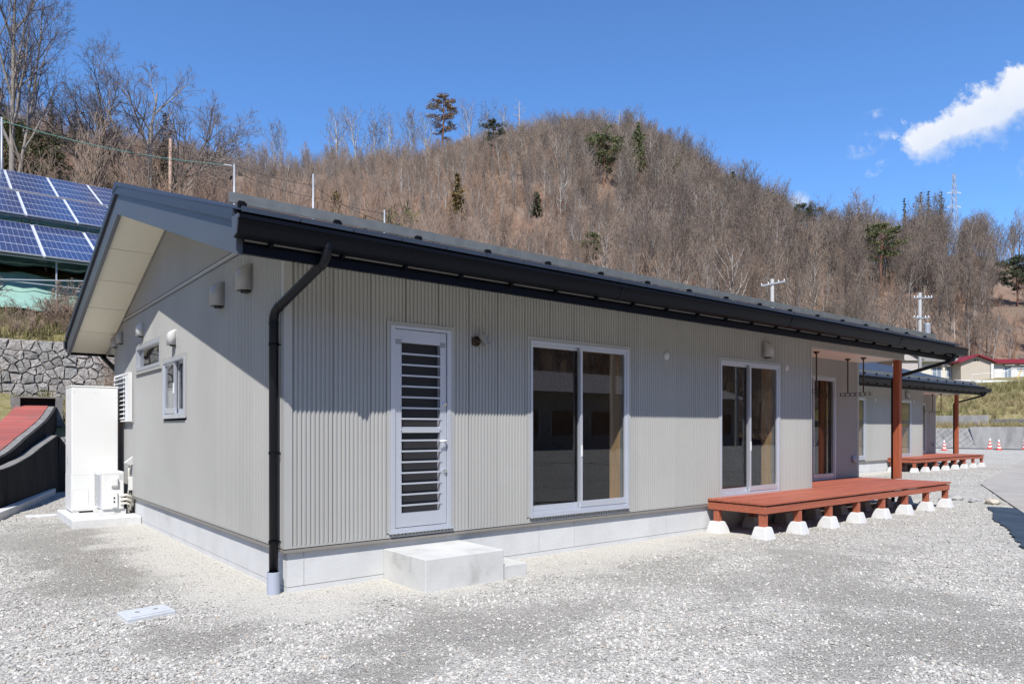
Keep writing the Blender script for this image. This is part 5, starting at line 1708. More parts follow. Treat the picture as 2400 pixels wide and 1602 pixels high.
_, pF = pole(4, 275, 38, 0.05, 'galvanised', 'slim white pole cut by the left edge of the picture')

def wire(a, b, sag, r, material, label):
    P = []
    for k in range(25):
        t = k / 24
        q = a.lerp(b, t); q.z -= sag * 4 * t * (1 - t)
        P.append(q)
    m = MB(); m.tube(P, r, 5)
    tag(m.build('overhead_wire', material), label, 'wire', 'overhead wires')
la = RGT * -0.62
wire(at(-60, 262, 38), pA + la + Vector((0, 0, -0.02)), 0.45, 0.020, 'wire_green', 'green-sheathed cable running to the pole with the side arm')
wire(at(-60, 215, 36), pA + Vector((0, 0, -0.05)), 0.5, 0.013, 'wire_black', 'upper black wire crossing the bare trees at the left')
wire(at(-60, 240, 36), pA + Vector((0, 0, -0.35)), 0.5, 0.013, 'wire_black', 'lower black wire crossing the bare trees at the left')
wire(pA + Vector((0, 0, -0.05)), at(734, 434, 45), 0.15, 0.014, 'wire_black', 'upper black wire between the two steel poles left of centre')
wire(pA + Vector((0, 0, -0.4)), at(734, 462, 45), 0.2, 0.014, 'wire_black', 'lower black wire between the two steel poles left of centre')
wire(at(734, 434, 45), at(901, 520, 48), 0.25, 0.016, 'wire_black', 'upper black wire from the second steel pole down to the short one')
wire(at(734, 462, 45), at(901, 500, 48), 0.1, 0.014, 'wire_black', 'lower black wire from the second steel pole down to the short one')
wire(at(901, 510, 48), at(1080, 590, 50), 0.2, 0.014, 'wire_black', 'black wire sloping down to the right of the short steel pole')
wire(at(1500, 700, 55), pD + Vector((0, 0, -0.5)) - RGT * 0.9, 0.3, 0.018, 'wire_black', 'black wire reaching the slanting crossarm from the left')
wire(pD + Vector((0, 0, -0.4)) + RGT * 0.9, pE + Vector((0, 0, -5.2)) - RGT * 0.3, 0.8, 0.018, 'wire_black', 'black wire between the two concrete poles')
wire(pE + Vector((0, 0, -0.5)) + RGT * 1.1, at(2600, 700, 60), 0.8, 0.016, 'wire_black', 'black wire leaving the transformer pole to the right')

def pylon():
    p = at(2236, 407, 262)
    g = float(height(p.x, p.y)) - 0.5
    e = empty('steel_pylon', (p.x, p.y, g))
    h = p.z - g
    m = MB()
    wid = lambda z: 1.9 * (1 - z / h) ** 1.1 + 0.32
    lev = [h * t for t in (0, .2, .36, .5, .6, .68, .75, .81, .87, .93, 1.0)]
    for sx in (-1, 1):
        for sy in (-1, 1):
            m.tube([(sx * wid(z), sy * wid(z), z) for z in lev], 0.09, 5)
    m.build('leg_frame', 'galvanised', e)
    m = MB()
    for a, b in zip(lev[:-1], lev[1:]):
        for s in (-1, 1):
            for q in (-1, 1):
                m.tube([(q * wid(a), s * wid(a), a), (-q * wid(b), s * wid(b), b)], 0.045, 4)
                m.tube([(s * wid(a), q * wid(a), a), (s * wid(b), -q * wid(b), b)], 0.045, 4)
            m.tube([(-wid(b), s * wid(b), b), (wid(b), s * wid(b), b)], 0.045, 4)
    m.build('bracing', 'galvanised', e)
    for z in (0.72, 0.84):
        for s in (-1, 1):
            c = Vector((RGT.x, RGT.y, 0)) * s
            m = MB(); m.tube([Vector((0, 0, h * z)), c * 2.6 + Vector((0, 0, h * z - 0.3))], 0.09, 5); m.tube([Vector((0, 0, h * z + 1.0)), c * 2.6 + Vector((0, 0, h * z - 0.3))], 0.06, 4); m.build('arm', 'white_paint', e)
    tag(e, 'white lattice power pylon on the ridge at the right', 'pylon')
pylon()
# ------------------------------------------------------------------ across the yard, seen only mirrored in the window glass
B = empty('workshop', (24, -44, 0))
m = MB(); m.box(0, 0, -0.2, 34, 10, 4.4); m.build('wall', 'beige_wall', B)
m = MB(); m.extrude([(-0.8, -0.8, 4.3), (-0.8, 11, 4.3), (-0.8, 5, 6.4)], (35.6, 0, 0)); m.build('roof', 'dusky_wall', B)
for k in range(8):
    w = empty('window'); w.parent = B
    m = MB(); m.box(1.5 + k * 4.1, 10.001, 1.0, 4.3 + k * 4.1, 10.05, 2.9); m.build('pane', 'inner_brown', w)
    m = MB(); m.box(1.4 + k * 4.1, 10.001, 0.9, 1.495 + k * 4.1, 10.1, 3.0); m.box(4.305 + k * 4.1, 10.001, 0.9, 4.4 + k * 4.1, 10.1, 3.0); m.build('frame', 'white_paint', w)
tag(B, 'long low workshop across the yard, seen only mirrored in the glass doors', 'building')
for k, (x, y) in enumerate(((14.0, -22.0), (33.0, -27.0), (52.0, -30.0))):
    e = empty('utility_pole', (x, y, 0))
    m = MB(); m.tube([(0, 0, -0.3), (0, 0, 10.5)], [0.19, 0.13], 10); m.build('shaft', 'pole_concrete', e)
    for z in (9.6, 8.4):
        m = MB(); m.box(-0.9, -0.05, z, 0.9, 0.05, z + 0.1); m.build('crossarm', 'galvanised', e)
    tag(e, 'utility pole across the yard, %s of three mirrored in the glass doors' % ('nearest', 'second', 'farthest')[k], 'pole', 'poles and masts behind the houses')
#TREES_BEGIN
# ------------------------------------------------------------------ trees
def bare_tree(seed, H, r0, spec, lean=(0, 0), trunk_frac=0.85, wob=0.05, up=0.12, sides=(7, 4, 3, 3), tr_levels=2, minr=0.008, forks=None):
    """Leafless tree. spec: per level (children, length ratio, angle lo, angle hi, start). Returns trunk and crown builders."""
    rg = random.Random(seed)
    T, C = MB(), MB()
    def grow(p, d, L, r, lev):
        n = (7, 5, 3, 2)[min(lev, 3)]
        pts = [p]; rad = [r]; dirs = [d]
        tip = 0.25 if lev == 0 else 0.3
        cur, dd = p, d
        for i in range(n):
            w = wob * (1 + lev * 0.9)
            dd = (dd + Vector((rg.gauss(0, w), rg.gauss(0, w), rg.gauss(0, w) * 0.6 + up * (0.35 if lev == 0 else 1) * (0.5 if lev > 2 else 1)))).normalized()
            cur = cur + dd * (L / n)
            pts.append(cur); rad.append(max(r * (1 - (1 - tip) * (i + 1) / n), minr)); dirs.append(dd)
        (T if lev < tr_levels else C).tube(pts, rad, sides[min(lev, 3)], caps=False)
        if lev >= len(spec):
            return
        num, ratio, a0, a1, start = spec[lev]
        num = max(1, int(round(num * rg.uniform(0.8, 1.2))))
        az = rg.uniform(0, 6.28)
        for k in range(num):
            t = start + (1 - start) * (k + rg.uniform(0.2, 0.9)) / num
            t = min(t, 0.98)
            f = t * n; i = min(int(f), n - 1)
            q = pts[i].lerp(pts[i + 1], f - i)
            rr = rad[i] + (rad[i + 1] - rad[i]) * (f - i)
            bd = dirs[i + 1]
            az += 2.4 + rg.uniform(-0.5, 0.5)
            o = bd.orthogonal().normalized()
            o = Matrix.Rotation(az, 3, bd) @ o
            an = R(rg.uniform(a0, a1))
            nd = (bd * math.cos(an) + o * math.sin(an)).normalized()
            ln = L * ratio * rg.uniform(0.7, 1.15) * (1.15 - 0.5 * (t - start) / (1 - start + 1e-6))
            grow(q, nd, ln, max(min(rr * 0.72, r * 0.6), minr), lev + 1)
    if forks:
        for (lx, ly, hh, rr) in forks:
            grow(Vector((rg.uniform(-.2, .2), rg.uniform(-.2, .2), -0.3)), Vector((lx, ly, 1)).normalized(), hh, rr, 0)
    else:
        grow(Vector((0, 0, -0.3)), Vector((lean[0], lean[1], 1)).normalized(), H * trunk_frac, r0, 0)
    return T, C

def combined(name, T, C, mats):
    m = MB(); m.v = T.v + C.v
    b = len(T.v)
    m.f = T.f + [tuple(i + b for i in f) for f in C.f]
    m.mi = [0] * len(T.f) + [1] * len(C.f)
    o = bpy.data.objects.new(name, m.mesh(name, mats, False))
    return o

def needle_crown(seed, pads, n_per, size, flat):
    """Foliage as many small leaf-sized faces gathered in clumps. pads: (centre, radius)."""
    rg = np.random.RandomState(seed)
    m = MB()
    for c, r in pads:
        k = int(n_per * (r / 1.0) ** 1.6)
        pos = rg.normal(size=(k, 3)); pos /= np.linalg.norm(pos, axis=1)[:, None] + 1e-9
        pos *= (rg.rand(k, 1) ** 0.5) * r
        pos[:, 2] *= flat
        pos += np.array(c)
        for q in pos:
            d = rg.normal(size=3); d /= np.linalg.norm(d); d[2] *= 0.6
            e = rg.normal(size=3); e -= d * d.dot(e); e /= np.linalg.norm(e) + 1e-9
            L = size * rg.uniform(0.6, 1.5)
            a, b = q - d * L, q + d * L
            w = e * L * 0.38
            m.add([tuple(a), tuple(q + w), tuple(b), tuple(q - w)], [(0, 1, 2, 3)])
    return m

def place_tree(name, T, C, mats, loc, rz, sc, label, group=None):
    e = empty(name, loc, rz)
    e.scale = (sc,) * 3
    T.build('trunk', mats[0], e, smooth=True)
    C.build('crown', mats[1], e)
    tag(e, label, 'tree', group)
    return e

CLEAR = []
def slope_depth(px, ybase):
    """Distance at which the hillside appears at row ybase."""
    for d in np.arange(float(np.interp(px, RID_PX, BAS_D)) + 2, 260, 1.5):
        p = at(px, HOR, d)
        if HOR - FPX * (float(height(p.x, p.y)) - 1.5) / d <= ybase:
            return d
    return 236.0
def on_ground(px, d):
    p = at(px, HOR, d)
    return Vector((p.x, p.y, float(height(p.x, p.y))))

# big bare trees at the left, seen against the sky
BIG = [(9, 0.62, 22, 50, 0.28), (8, 0.52, 28, 60, 0.22), (7, 0.5, 28, 60, 0.2), (5, 0.5, 25, 60, 0.25)]
T, C = bare_tree(31, 15, 0.27, [(7, 0.46, 18, 42, 0.3), (7, 0.52, 25, 52, 0.2), (7, 0.5, 25, 55, 0.18), (6, 0.52, 22, 50, 0.2)], wob=0.06, up=0.06, sides=(9, 6, 4, 3), minr=0.0062,
                forks=[(-0.55, 0.3, 10.0, 0.2), (-0.2, -0.2, 10.6, 0.18), (-0.95, -0.3, 8.4, 0.14)])
g = on_ground(296, 56); place_tree('bare_tree', T, C, ('bark_dark', 'twig_near'), g, 0.35, 1.0, 'big dark forked bare tree, left of the pale-barked one above the solar arrays')
T, C = bare_tree(12, 15, 0.3, [(7, 0.46, 18, 44, 0.3), (7, 0.52, 25, 52, 0.2), (7, 0.5, 25, 55, 0.18), (6, 0.52, 22, 50, 0.2)], wob=0.055, up=0.05, sides=(9, 6, 4, 3), minr=0.0062,
                forks=[(0.05, 0.1, 10.8, 0.22), (1.0, -0.5, 9.4, 0.16), (0.5, 0.5, 9.6, 0.16), (-0.25, -0.1, 9.8, 0.15)])
g = on_ground(345, 54); place_tree('bare_tree', T, C, ('bark_grey', 'twig_near'), g, -0.65, 1.0, 'big pale-barked bare tree spreading over the house gable')
T, C = bare_tree(44, 19, 0.34, [(12, 0.33, 16, 34, 0.24), (7, 0.5, 20, 46, 0.25), (6, 0.5, 24, 50, 0.2), (5, 0.5, 22, 50, 0.2)], wob=0.03, up=0.12, sides=(9, 6, 4, 3), minr=0.0062,
                forks=[(-0.02, 0, 18.5, 0.2), (0.10, -0.05, 15.0, 0.12)])
g = on_ground(30, 48); place_tree('bare_tree', T, C, ('bark_grey', 'twig_near'), g, 0.2, 1.0, 'tall upright bare tree at the left edge, reaching out of the picture')

# conifers and other trees that stand out
def pine(seed, h, bare, spread, n_per=150, size=0.16, mats=('bark_pine', 'needle_green')):
    rg = random.Random(seed)
    T = MB(); top = h * 0.93
    bend = [Vector((rg.gauss(0, 0.02) * h * t, rg.gauss(0, 0.02) * h * t, h * t)) for t in (0, .2, .4, .6, .8, .95)]
    bend[0].z = -0.4
    T.tube(bend, [0.018 * h, 0.016 * h, 0.014 * h, 0.011 * h, 0.008 * h, 0.004 * h], 7, caps=False)
    pads = []
    nb = 24
    for k in range(nb):
        t = bare + (1 - bare) * k / (nb - 1)
        z = h * t
        reach = spread * (math.sin(math.pi * (0.18 + 0.75 * (t - bare) / (1 - bare))) + 0.1) * rg.uniform(0.55, 1.15)
        a = k * 2.4 + rg.uniform(-.4, .4)
        f = min(t * 5 / 0.95, 4.99); i = int(f) if f < 5 else 4
        b0 = bend[min(i, 4)].lerp(bend[min(i + 1, 5)], f - int(f))
        tip = b0 + Vector((math.cos(a) * reach, math.sin(a) * reach, reach * rg.uniform(-0.05, 0.3)))
        T.tube([b0, b0.lerp(tip, 0.5) + Vector((0, 0, -0.05 * reach)), tip], [0.005 * h, 0.004 * h, 0.002 * h], 4, caps=False)
        for q in (0.55, 0.8, 1.0):
            c = b0.lerp(tip, q)
            pads.append((tuple(c + Vector((rg.gauss(0, .12), rg.gauss(0, .12), rg.gauss(0, .08))) * reach), reach * 0.30 * rg.uniform(0.6, 1.15) + 0.25))
    pads.append(((bend[5].x, bend[5].y, h * 0.96), spread * 0.35))
    return T, needle_crown(seed, pads, n_per, size, 0.5)
def cedar(seed, h, w, n_per=120, size=0.17):
    rg = random.Random(seed)
    T = MB(); T.tube([(0, 0, -0.4), (0, 0, h * 0.5), (0, 0, h * 0.97)], [0.02 * h, 0.014 * h, 0.004 * h], 7, caps=False)
    pads = []
    for k in range(26):
        t = 0.14 + 0.84 * k / 25
        rad = w * (1 - t) ** 0.75 * rg.uniform(0.5, 1.15) + 0.2
        a = k * 2.4 + rg.uniform(-.5, .5)
        pads.append(((math.cos(a) * rad * 0.62, math.sin(a) * rad * 0.62, h * t + rg.uniform(-.2, .2)), rad * 0.5 + 0.22))
        pads.append(((math.cos(a + 2) * rad * 0.4, math.sin(a + 2) * rad * 0.4, h * t), rad * 0.4 + 0.2))
    return T, needle_crown(seed, pads, n_per, size, 0.8)

def standing(px, ytop, d, fn, name, label, mats, rz=0.0, **kw):
    g = on_ground(px, d)
    h = at(px, ytop, d).z - g.z
    T, C = fn(int(px), max(h, 2.0), **kw)
    return place_tree(name, T, C, mats, g, rz, 1.0, label)
mat('needle_tall', (0.17, 0.135, 0.06), 0.85, 0, 0.5, 0.5, 0, 1, (1, 1, 1), (0.22, 0.115, 0.065))
g = on_ground(1038, 243)
h = at(1038, 217, 243).z - g.z
T, C = pine(7, h, 0.42, 5.6, 42, 0.30)
place_tree('pine_tree', T, C, ('bark_pine', 'needle_tall'), g, 0.0, 1.0, 'tall red-trunked pine standing alone on the ridge')
for px, ytop, yb, bare, sp, mt, lab in (
        (1157, 278, 395, 0.4, 2.6, 'needle_dark', 'small dark pine on the ridge right of the tall red-trunked pine'),
        (1416, 316, 440, 0.40, 4.6, 'needle_green', 'broad yellow-green pine high on the slope, largest of that colour'),
        (1880, 478, 580, 0.42, 4.4, 'needle_dark', 'flat-topped pine on the low part of the ridge'),
        (2066, 520, 690, 0.42, 3.6, 'needle_green', 'gnarled pine halfway up the right-hand slope'),
        (1390, 545, 640, 0.3, 1.7, 'needle_green', 'small green pine low on the slope above the middle of the roof'),
        (52, 300, 480, 0.2, 3.4, 'needle_green', 'bushy green pine behind the tall bare tree at the left edge'),
        (2385, 600, 720, 0.35, 3.4, 'needle_dark', 'dark pine among bare trees at the right edge')):
    d = slope_depth(px, yb)
    g = on_ground(px, d); h = at(px, ytop, d).z - g.z
    CLEAR.append((px, d, sp / d * FPX * (0.6 if px < 1700 else 0.95)))
    T, C = pine(int(px), max(h, 3), bare, sp, 66 if d > 90 else 190, 0.22 if d > 90 else 0.12)
    place_tree('pine_tree', T, C, ('bark_pine', mt), g, 0.3, 1.0, lab)
for px, ytop, yb, w, mt, lab in (
        (1496, 288, 420, 3.6, 'needle_green', 'pointed green conifer on the shoulder of the ridge'),
        (1586, 362, 470, 3.2, 'needle_green', 'thin green conifer just below the ridge, right of the shoulder'),
        (1718, 402, 530, 4.0, 'needle_dark', 'grey-green conifer on the descending ridge'),
        (2120, 462, 600, 2.4, 'needle_dark', 'leftmost dark conifer of the row left of the pylon'),
        (2158, 448, 600, 2.4, 'needle_dark', 'second dark conifer of the row left of the pylon'),
        (2176, 445, 600, 2.6, 'needle_dark', 'third dark conifer of the row left of the pylon'),
        (2206, 448, 600, 3.0, 'needle_dark', 'dark conifer right beside the pylon'),
        (2012, 478, 600, 1.6, 'needle_dark', 'tiny dark conifer in the dip of the ridge'),
        (790, 452, 590, 1.1, 'needle_gold', 'small golden-brown cedar above the roof left of the mossy tree'),
        (1072, 408, 560, 1.7, 'needle_gold', 'slender golden cedar halfway up the slope'),
        (850, 505, 620, 1.5, 'needle_gold', 'low golden-brown shrub conifer beside the mossy tree'),
        (388, 265, 525, 2.7, 'needle_brown', 'dark brownish cedar behind the pale-barked bare tree'),
        (122, 232, 440, 1.6, 'needle_brown', 'narrow brown cedar behind the solar arrays'),
        (175, 262, 440, 1.9, 'needle_brown', 'brown cedar right of the narrow one behind the solar arrays'),
        (408, 395, 488, 2.2, 'needle_dark', 'dark evergreen bush at the foot of the wooden pole'),
        (1258, 452, 510, 1.3, 'needle_dark', 'small dark evergreen low in the middle of the wood'),
        (2, 205, 440, 2.0, 'needle_brown', 'dark cedar cut by the left edge of the picture')):
    d = slope_depth(px, yb)
    g = on_ground(px, d); h = at(px, ytop, d).z - g.z
    CLEAR.append((px, d, w / d * FPX * (0.55 if px < 1700 else 0.9)))
    T, C = cedar(int(px), max(h, 2.0), w, 60 if d > 90 else 130, 0.27 if d > 90 else 0.12)
    place_tree('conifer_tree', T, C, ('bark_dark', mt), g, 0.0, 1.0, lab)
MOSS = [(8, 0.6, 30, 65, 0.25), (6, 0.5, 30, 60, 0.2), (4, 0.5, 30, 60, 0.2)]
T, C = bare_tree(77, 6, 0.16, MOSS, wob=0.11, up=0.05, minr=0.025)
g = on_ground(885, 58); h = at(885, 455, 58).z - g.z
place_tree('bare_tree', T, C, ('bark_dark', 'moss_twig'), g, 0, max(h, 3) / 6.3, 'gnarled mossy yellow-green tree above the roof by the short steel pole')
for px, yt, d, lab in ((1216, 232, 236, 'pale dead tree with stubby branches on the ridge, middle'), (1447, 252, 232, 'pale dead tree on the ridge beside the broad pine'), (1616, 470, 150, 'white dead trunk with side stubs in the right-hand wood')):
    g = on_ground(px, d); h = at(px, yt, d).z - g.z
    T, C = bare_tree(int(px), h, 0.017 * h, [(22, 0.15, 55, 85, 0.25), (3, 0.4, 30, 60, 0.3)], trunk_frac=0.98, wob=0.03, up=0.02, minr=0.03)
    place_tree('dead_tree', T, C, ('dead_wood', 'dead_wood'), g, 0, 1.0, lab)

# prototypes of the wood
WOOD = []
for k in range(7):
    Hh = 10
    spec = [(12, 0.38, 20, 46, 0.32), (6, 0.5, 25, 52, 0.22), (4, 0.52, 25, 55, 0.2)] if k < 5 else [(18, 0.25, 18, 38, 0.45), (6, 0.5, 25, 50, 0.25), (4, 0.5, 25, 55, 0.2)]
    WOOD.append(bare_tree(100 + k, Hh, 0.12 if k < 5 else 0.105, spec, trunk_frac=0.9, wob=0.045 if k < 5 else 0.025, up=0.14, sides=(6, 4, 3, 3), minr=0.0115, lean=(nrs.uniform(-.08, .08), nrs.uniform(-.08, .08)),
                forks=None if k % 3 else [(0.12, 0.05, 8.8, 0.075), (-0.14, -0.06, 8.0, 0.065)]))
wood_proto = [combined('wood_tree_form', T, C, ['wood_trunk', 'wood_twig']) for T, C in WOOD]
BRUSH = [bare_tree(200 + k, 2.4, 0.02, [(7, 0.5, 12, 40, 0.1), (5, 0.5, 20, 50, 0.2), (4, 0.5, 20, 55, 0.2)], trunk_frac=0.9, wob=0.09, up=0.1, sides=(3, 3, 3, 3), minr=0.007,
                   forks=[(rnd.uniform(-.5, .5), rnd.uniform(-.5, .5), rnd.uniform(1.4, 2.4), 0.018) for _ in range(5)]) for k in range(4)]
SAPL = [bare_tree(300 + k, 4.5, 0.03, [(9, 0.28, 10, 26, 0.25), (4, 0.5, 15, 40, 0.2)], trunk_frac=0.95, wob=0.03, up=0.08, sides=(3, 3, 3, 3), minr=0.0095,
                  forks=[(rnd.uniform(-.22, .22), rnd.uniform(-.22, .22), rnd.uniform(3.0, 5.0), 0.026) for _ in range(6)]) for k in range(3)]
brush_proto = [combined('brush_form', T, C, ['brush_twig', 'brush_twig']) for T, C in BRUSH] + [combined('sapling_form', T, C, ['brush_twig', 'brush_twig']) for T, C in SAPL]

def instancer(name, pts, rot, scl, idx, tint, protos, label=None, cat=None):
    me = bpy.data.meshes.new(name)
    me.from_pydata([tuple(p) for p in pts], [], [])
    def attr(n, typ, data, key):
        a = me.attributes.new(n, typ, 'POINT')
        a.data.foreach_set(key, np.asarray(data, dtype=np.int32 if typ == 'INT' else np.float32).reshape(-1))
    attr('rot', 'FLOAT_VECTOR', rot, 'vector'); attr('scl', 'FLOAT_VECTOR', scl, 'vector'); attr('idx', 'INT', idx, 'value'); attr('tint', 'FLOAT', tint, 'value')
    o = bpy.data.objects.new(name, me)
    COL.objects.link(o)
    ng = bpy.data.node_groups.new(name, 'GeometryNodeTree')
    ng.interface.new_socket('Geometry', in_out='INPUT', socket_type='NodeSocketGeometry')
    ng.interface.new_socket('Geometry', in_out='OUTPUT', socket_type='NodeSocketGeometry')
    N = ng.nodes
    gi = N.new('NodeGroupInput'); go = N.new('NodeGroupOutput')
    ip = N.new('GeometryNodeInstanceOnPoints')
    jn = N.new('GeometryNodeJoinGeometry')
    for p in reversed(protos):
        oi = N.new('GeometryNodeObjectInfo'); oi.inputs['Object'].default_value = p
        oi.inputs['As Instance'].default_value = True
        ng.links.new(oi.outputs['Geometry'], jn.inputs[0])
    ng.links.new(gi.outputs[0], ip.inputs['Points'])
    ng.links.new(jn.outputs[0], ip.inputs['Instance'])
    ip.inputs['Pick Instance'].default_value = True
    for nm, typ, sock in (('rot', 'FLOAT_VECTOR', 'Rotation'), ('scl', 'FLOAT_VECTOR', 'Scale'), ('idx', 'INT', 'Instance Index')):
        a = N.new('GeometryNodeInputNamedAttribute'); a.data_type = typ; a.inputs['Name'].default_value = nm
        ng.links.new(a.outputs['Attribute'], ip.inputs[sock])
    ng.links.new(ip.outputs[0], go.inputs[0])
    md = o.modifiers.new('scatter', 'NODES'); md.node_group = ng
    tag(o, label, cat, kind='stuff')
    return o

CLEAR += [(1038, 243, 14), (885, 58, 26), (1216, 236, 8), (1447, 232, 10), (1616, 150, 8)]
def scatter_wood():
    # candidate points over the hill, in world space
    n = 26000
    pxs = nrs.uniform(-700, 3000, n); d = np.sqrt(nrs.uniform(42 ** 2, 265 ** 2, n))
    S = (pxs - 1200) / FPX
    X = CAM.x + d * (FWD.x + RGT.x * S); Y = CAM.y + d * (FWD.y + RGT.y * S)
    bd = np.interp(pxs, RID_PX, BAS_D); rd = np.interp(pxs, RID_PX, RID_D)
    t = (d - bd) / (rd - bd)
    # tall grey wood to the right and on top, open brushy clearing on the left-middle slope
    dens = 0.14 + 0.26 * sstep(pxs, 880, 1100) + 0.60 * sstep(pxs, 1080, 1500) + 0.06 * sstep(-pxs, -560, -300)
    dens = dens * (0.55 + 0.45 * sstep(t, 0.25, 0.5)) + 0.30 * sstep(t, 0.85, 0.95)
    dens = dens * (0.35 + 1.3 * fbm(X * 0.05 + 3, Y * 0.05))
    dens = dens * np.where((pxs > 1950) & (t < 0.02), 0, 1)
    dens *= np.where((pxs < 560) & (d < 47), 0, 1) * np.where((pxs >= 560) & (pxs < 1900) & (d < 60), 0.4, 1)
    keep = (nrs.rand(n) < dens * 0.47) & (t > 0.0) & (t < 1.12)
    for qx, qd, qw in CLEAR:
        keep &= ~((np.abs(pxs - qx) < qw) & (d < qd + 2) & (d > qd - 28))
    keep &= ~((np.abs(pxs - 2236) < 13) & (d > 135))
    X, Y, t, pxs, d = X[keep], Y[keep], t[keep], pxs[keep], d[keep]
    Z = height(X, Y)
    k = len(X)
    h = (0.62 + 0.55 * nrs.rand(k)) * (0.78 + 0.42 * sstep(pxs, 1100, 1700)) * (0.75 + 0.3 * sstep(t, 0.2, 0.5))
    h *= np.where((t > 0.93) & (nrs.rand(k) < 0.25), 1.35, 1.0)
    h *= 1 - 0.24 * sstep(pxs, 2225, 2300) * sstep(t, 0.15, 0.4)
    h *= 1 - 0.3 * (1 - sstep(pxs, 430, 600))
    h *= np.where((pxs > 2090) & (pxs < 2270) & (t > 0.6), 0.95, 1.0) * np.where((pxs > 1850) & (pxs < 1910) & (t > 0.6), 0.75, 1.0)
    tint = np.clip(0.62 - 0.5 * sstep(pxs, 900, 1700) + nrs.uniform(-.3, .3, k), 0, 1)
    idx = nrs.randint(0, len(wood_proto), k)
    rz = nrs.uniform(0, 6.28, k)
    # which show largest inside the frame
    yt = HOR - FPX * (Z + 10 * h - 1.5) / d
    roof = np.interp(pxs, [0, 268, 560, 2270, 2400], [400, 430, 490, 815, 815])
    inview = (pxs > -40) & (pxs < 2440) & (yt < roof - 8)
    size = np.where(inview, 10 * h / d, 0)
    order = np.argsort(-size)
    near = order[:280]
    rest = np.setdiff1d(np.arange(k), near)
    tm = [T.mesh('trunk', 'wood_trunk_single', True) for T, C in WOOD]
    cm = [C.mesh('crown', 'wood_twig_single') for T, C in WOOD]
    for i in near:
        e = empty('bare_tree', (X[i], Y[i], Z[i]), rz[i])
        e.scale = (h[i],) * 3
        for nm, me in (('trunk', tm[idx[i]]), ('crown', cm[idx[i]])):
            o = bpy.data.objects.new(nm, me); COL.objects.link(o); o.parent = e
            o['tint'] = float(tint[i])
        tag(e, 'bare grey-brown deciduous tree in the winter wood on the hillside', 'tree', 'bare trees of the hillside wood')
    pts = np.stack([X, Y, Z], -1)[rest]
    rot = np.stack([nrs.uniform(-.06, .06, len(rest)), nrs.uniform(-.06, .06, len(rest)), rz[rest]], -1)
    instancer('distant_wood', pts, rot, np.repeat(h[rest][:, None], 3, 1), idx[rest], tint[rest], wood_proto, 'bare winter wood covering the far hillside', 'wood')
    # undergrowth: brushwood everywhere, densest on the left slope
    n = 30000
    pxs = nrs.uniform(-500, 2800, n); d = np.sqrt(nrs.uniform(41 ** 2, 255 ** 2, n))
    S = (pxs - 1200) / FPX
    X = CAM.x + d * (FWD.x + RGT.x * S); Y = CAM.y + d * (FWD.y + RGT.y * S)
    bd = np.interp(pxs, RID_PX, BAS_D); rd = np.interp(pxs, RID_PX, RID_D)
    t = (d - bd) / (rd - bd)
    dens = 0.35 + 0.65 * (1 - sstep(pxs, 900, 1700))
    keep = (nrs.rand(n) < dens * 0.5) & (t > 0.01) & (t < 1.05)
    X, Y, t, pxs = X[keep], Y[keep], t[keep], pxs[keep]
    k = len(X)
    Z = height(X, Y)
    sc = 0.6 + 0.8 * nrs.rand(k) ** 1.5
    tint = np.clip(0.5 + (fbm(X * 0.04, Y * 0.04) - 0.47) * 2.2 + nrs.uniform(-.25, .25, k), 0, 1)
    rot = np.stack([nrs.uniform(-.15, .15, k), nrs.uniform(-.15, .15, k), nrs.uniform(0, 6.28, k)], -1)
    instancer('undergrowth', np.stack([X, Y, Z], -1), rot, np.repeat(sc[:, None], 3, 1), np.where(nrs.rand(k) < 0.55, nrs.randint(4, 7, k), nrs.randint(0, 4, k)), tint, brush_proto, 'reddish-brown brushwood under the trees of the hillside', 'brushwood')
scatter_wood()
def opposite_wood():
    n = 1500
    a = nrs.uniform(R(215), R(350), n); r = np.sqrt(nrs.uniform(64 ** 2, 190 ** 2, n))
    X = r * np.cos(a); Y = r * np.sin(a)
    Z = -0.8 + sstep(r, 60, 220) * 55 * (0.8 + 0.4 * fbm(X * 0.02, Y * 0.02))
    instancer('opposite_wood', np.stack([X, Y, Z], -1), np.stack([np.zeros(n), np.zeros(n), nrs.uniform(0, 6.28, n)], -1), np.repeat(nrs.uniform(0.7, 1.3, n)[:, None], 3, 1), nrs.randint(0, len(wood_proto), n), nrs.rand(n) * 0.6, wood_proto,
              'bare wood across the valley, mirrored in the glass doors', 'wood')
opposite_wood()

# trees standing out on the skyline of the open slope
SKY = [(650, 280, 222, 'bare tree alone on the open ridge, leftmost of the skyline trees'), (790, 252, 236, 'bare tree on the ridge with two leaning limbs, left of the skyline row'),
       (842, 256, 236, 'bare tree on the ridge, second of the close skyline row'), (880, 262, 238, 'slender bare tree on the ridge, third of the close skyline row'),
       (908, 268, 238, 'bushy bare tree on the ridge, fourth of the close skyline row'), (965, 252, 240, 'bare tree on the ridge just left of the tall pine'),
       (1000, 262, 240, 'thin bare tree touching the tall pine from the left'), (1108, 240, 236, 'tall bare tree on the ridge right of the tall pine'),
       (1140, 244, 236, 'tall bare tree behind the small dark pine on the ridge'), (1178, 250, 235, 'bare tree right of the small dark pine on the ridge')]
for i, (px, yt, d, lab) in enumerate(SKY):
    g = on_ground(px, d); h = (at(px, yt, d).z - g.z) / 10.2
    k = i % 5
    e = empty('bare_tree', g, i * 1.3); e.scale = (h, h, h)
    for nm, B, mt in (('trunk', WOOD[k][0], 'wood_trunk_single'), ('crown', WOOD[k][1], 'wood_twig_single')):
        o = B.build(nm, mt, e); o['tint'] = 0.05
    tag(e, lab, 'tree')

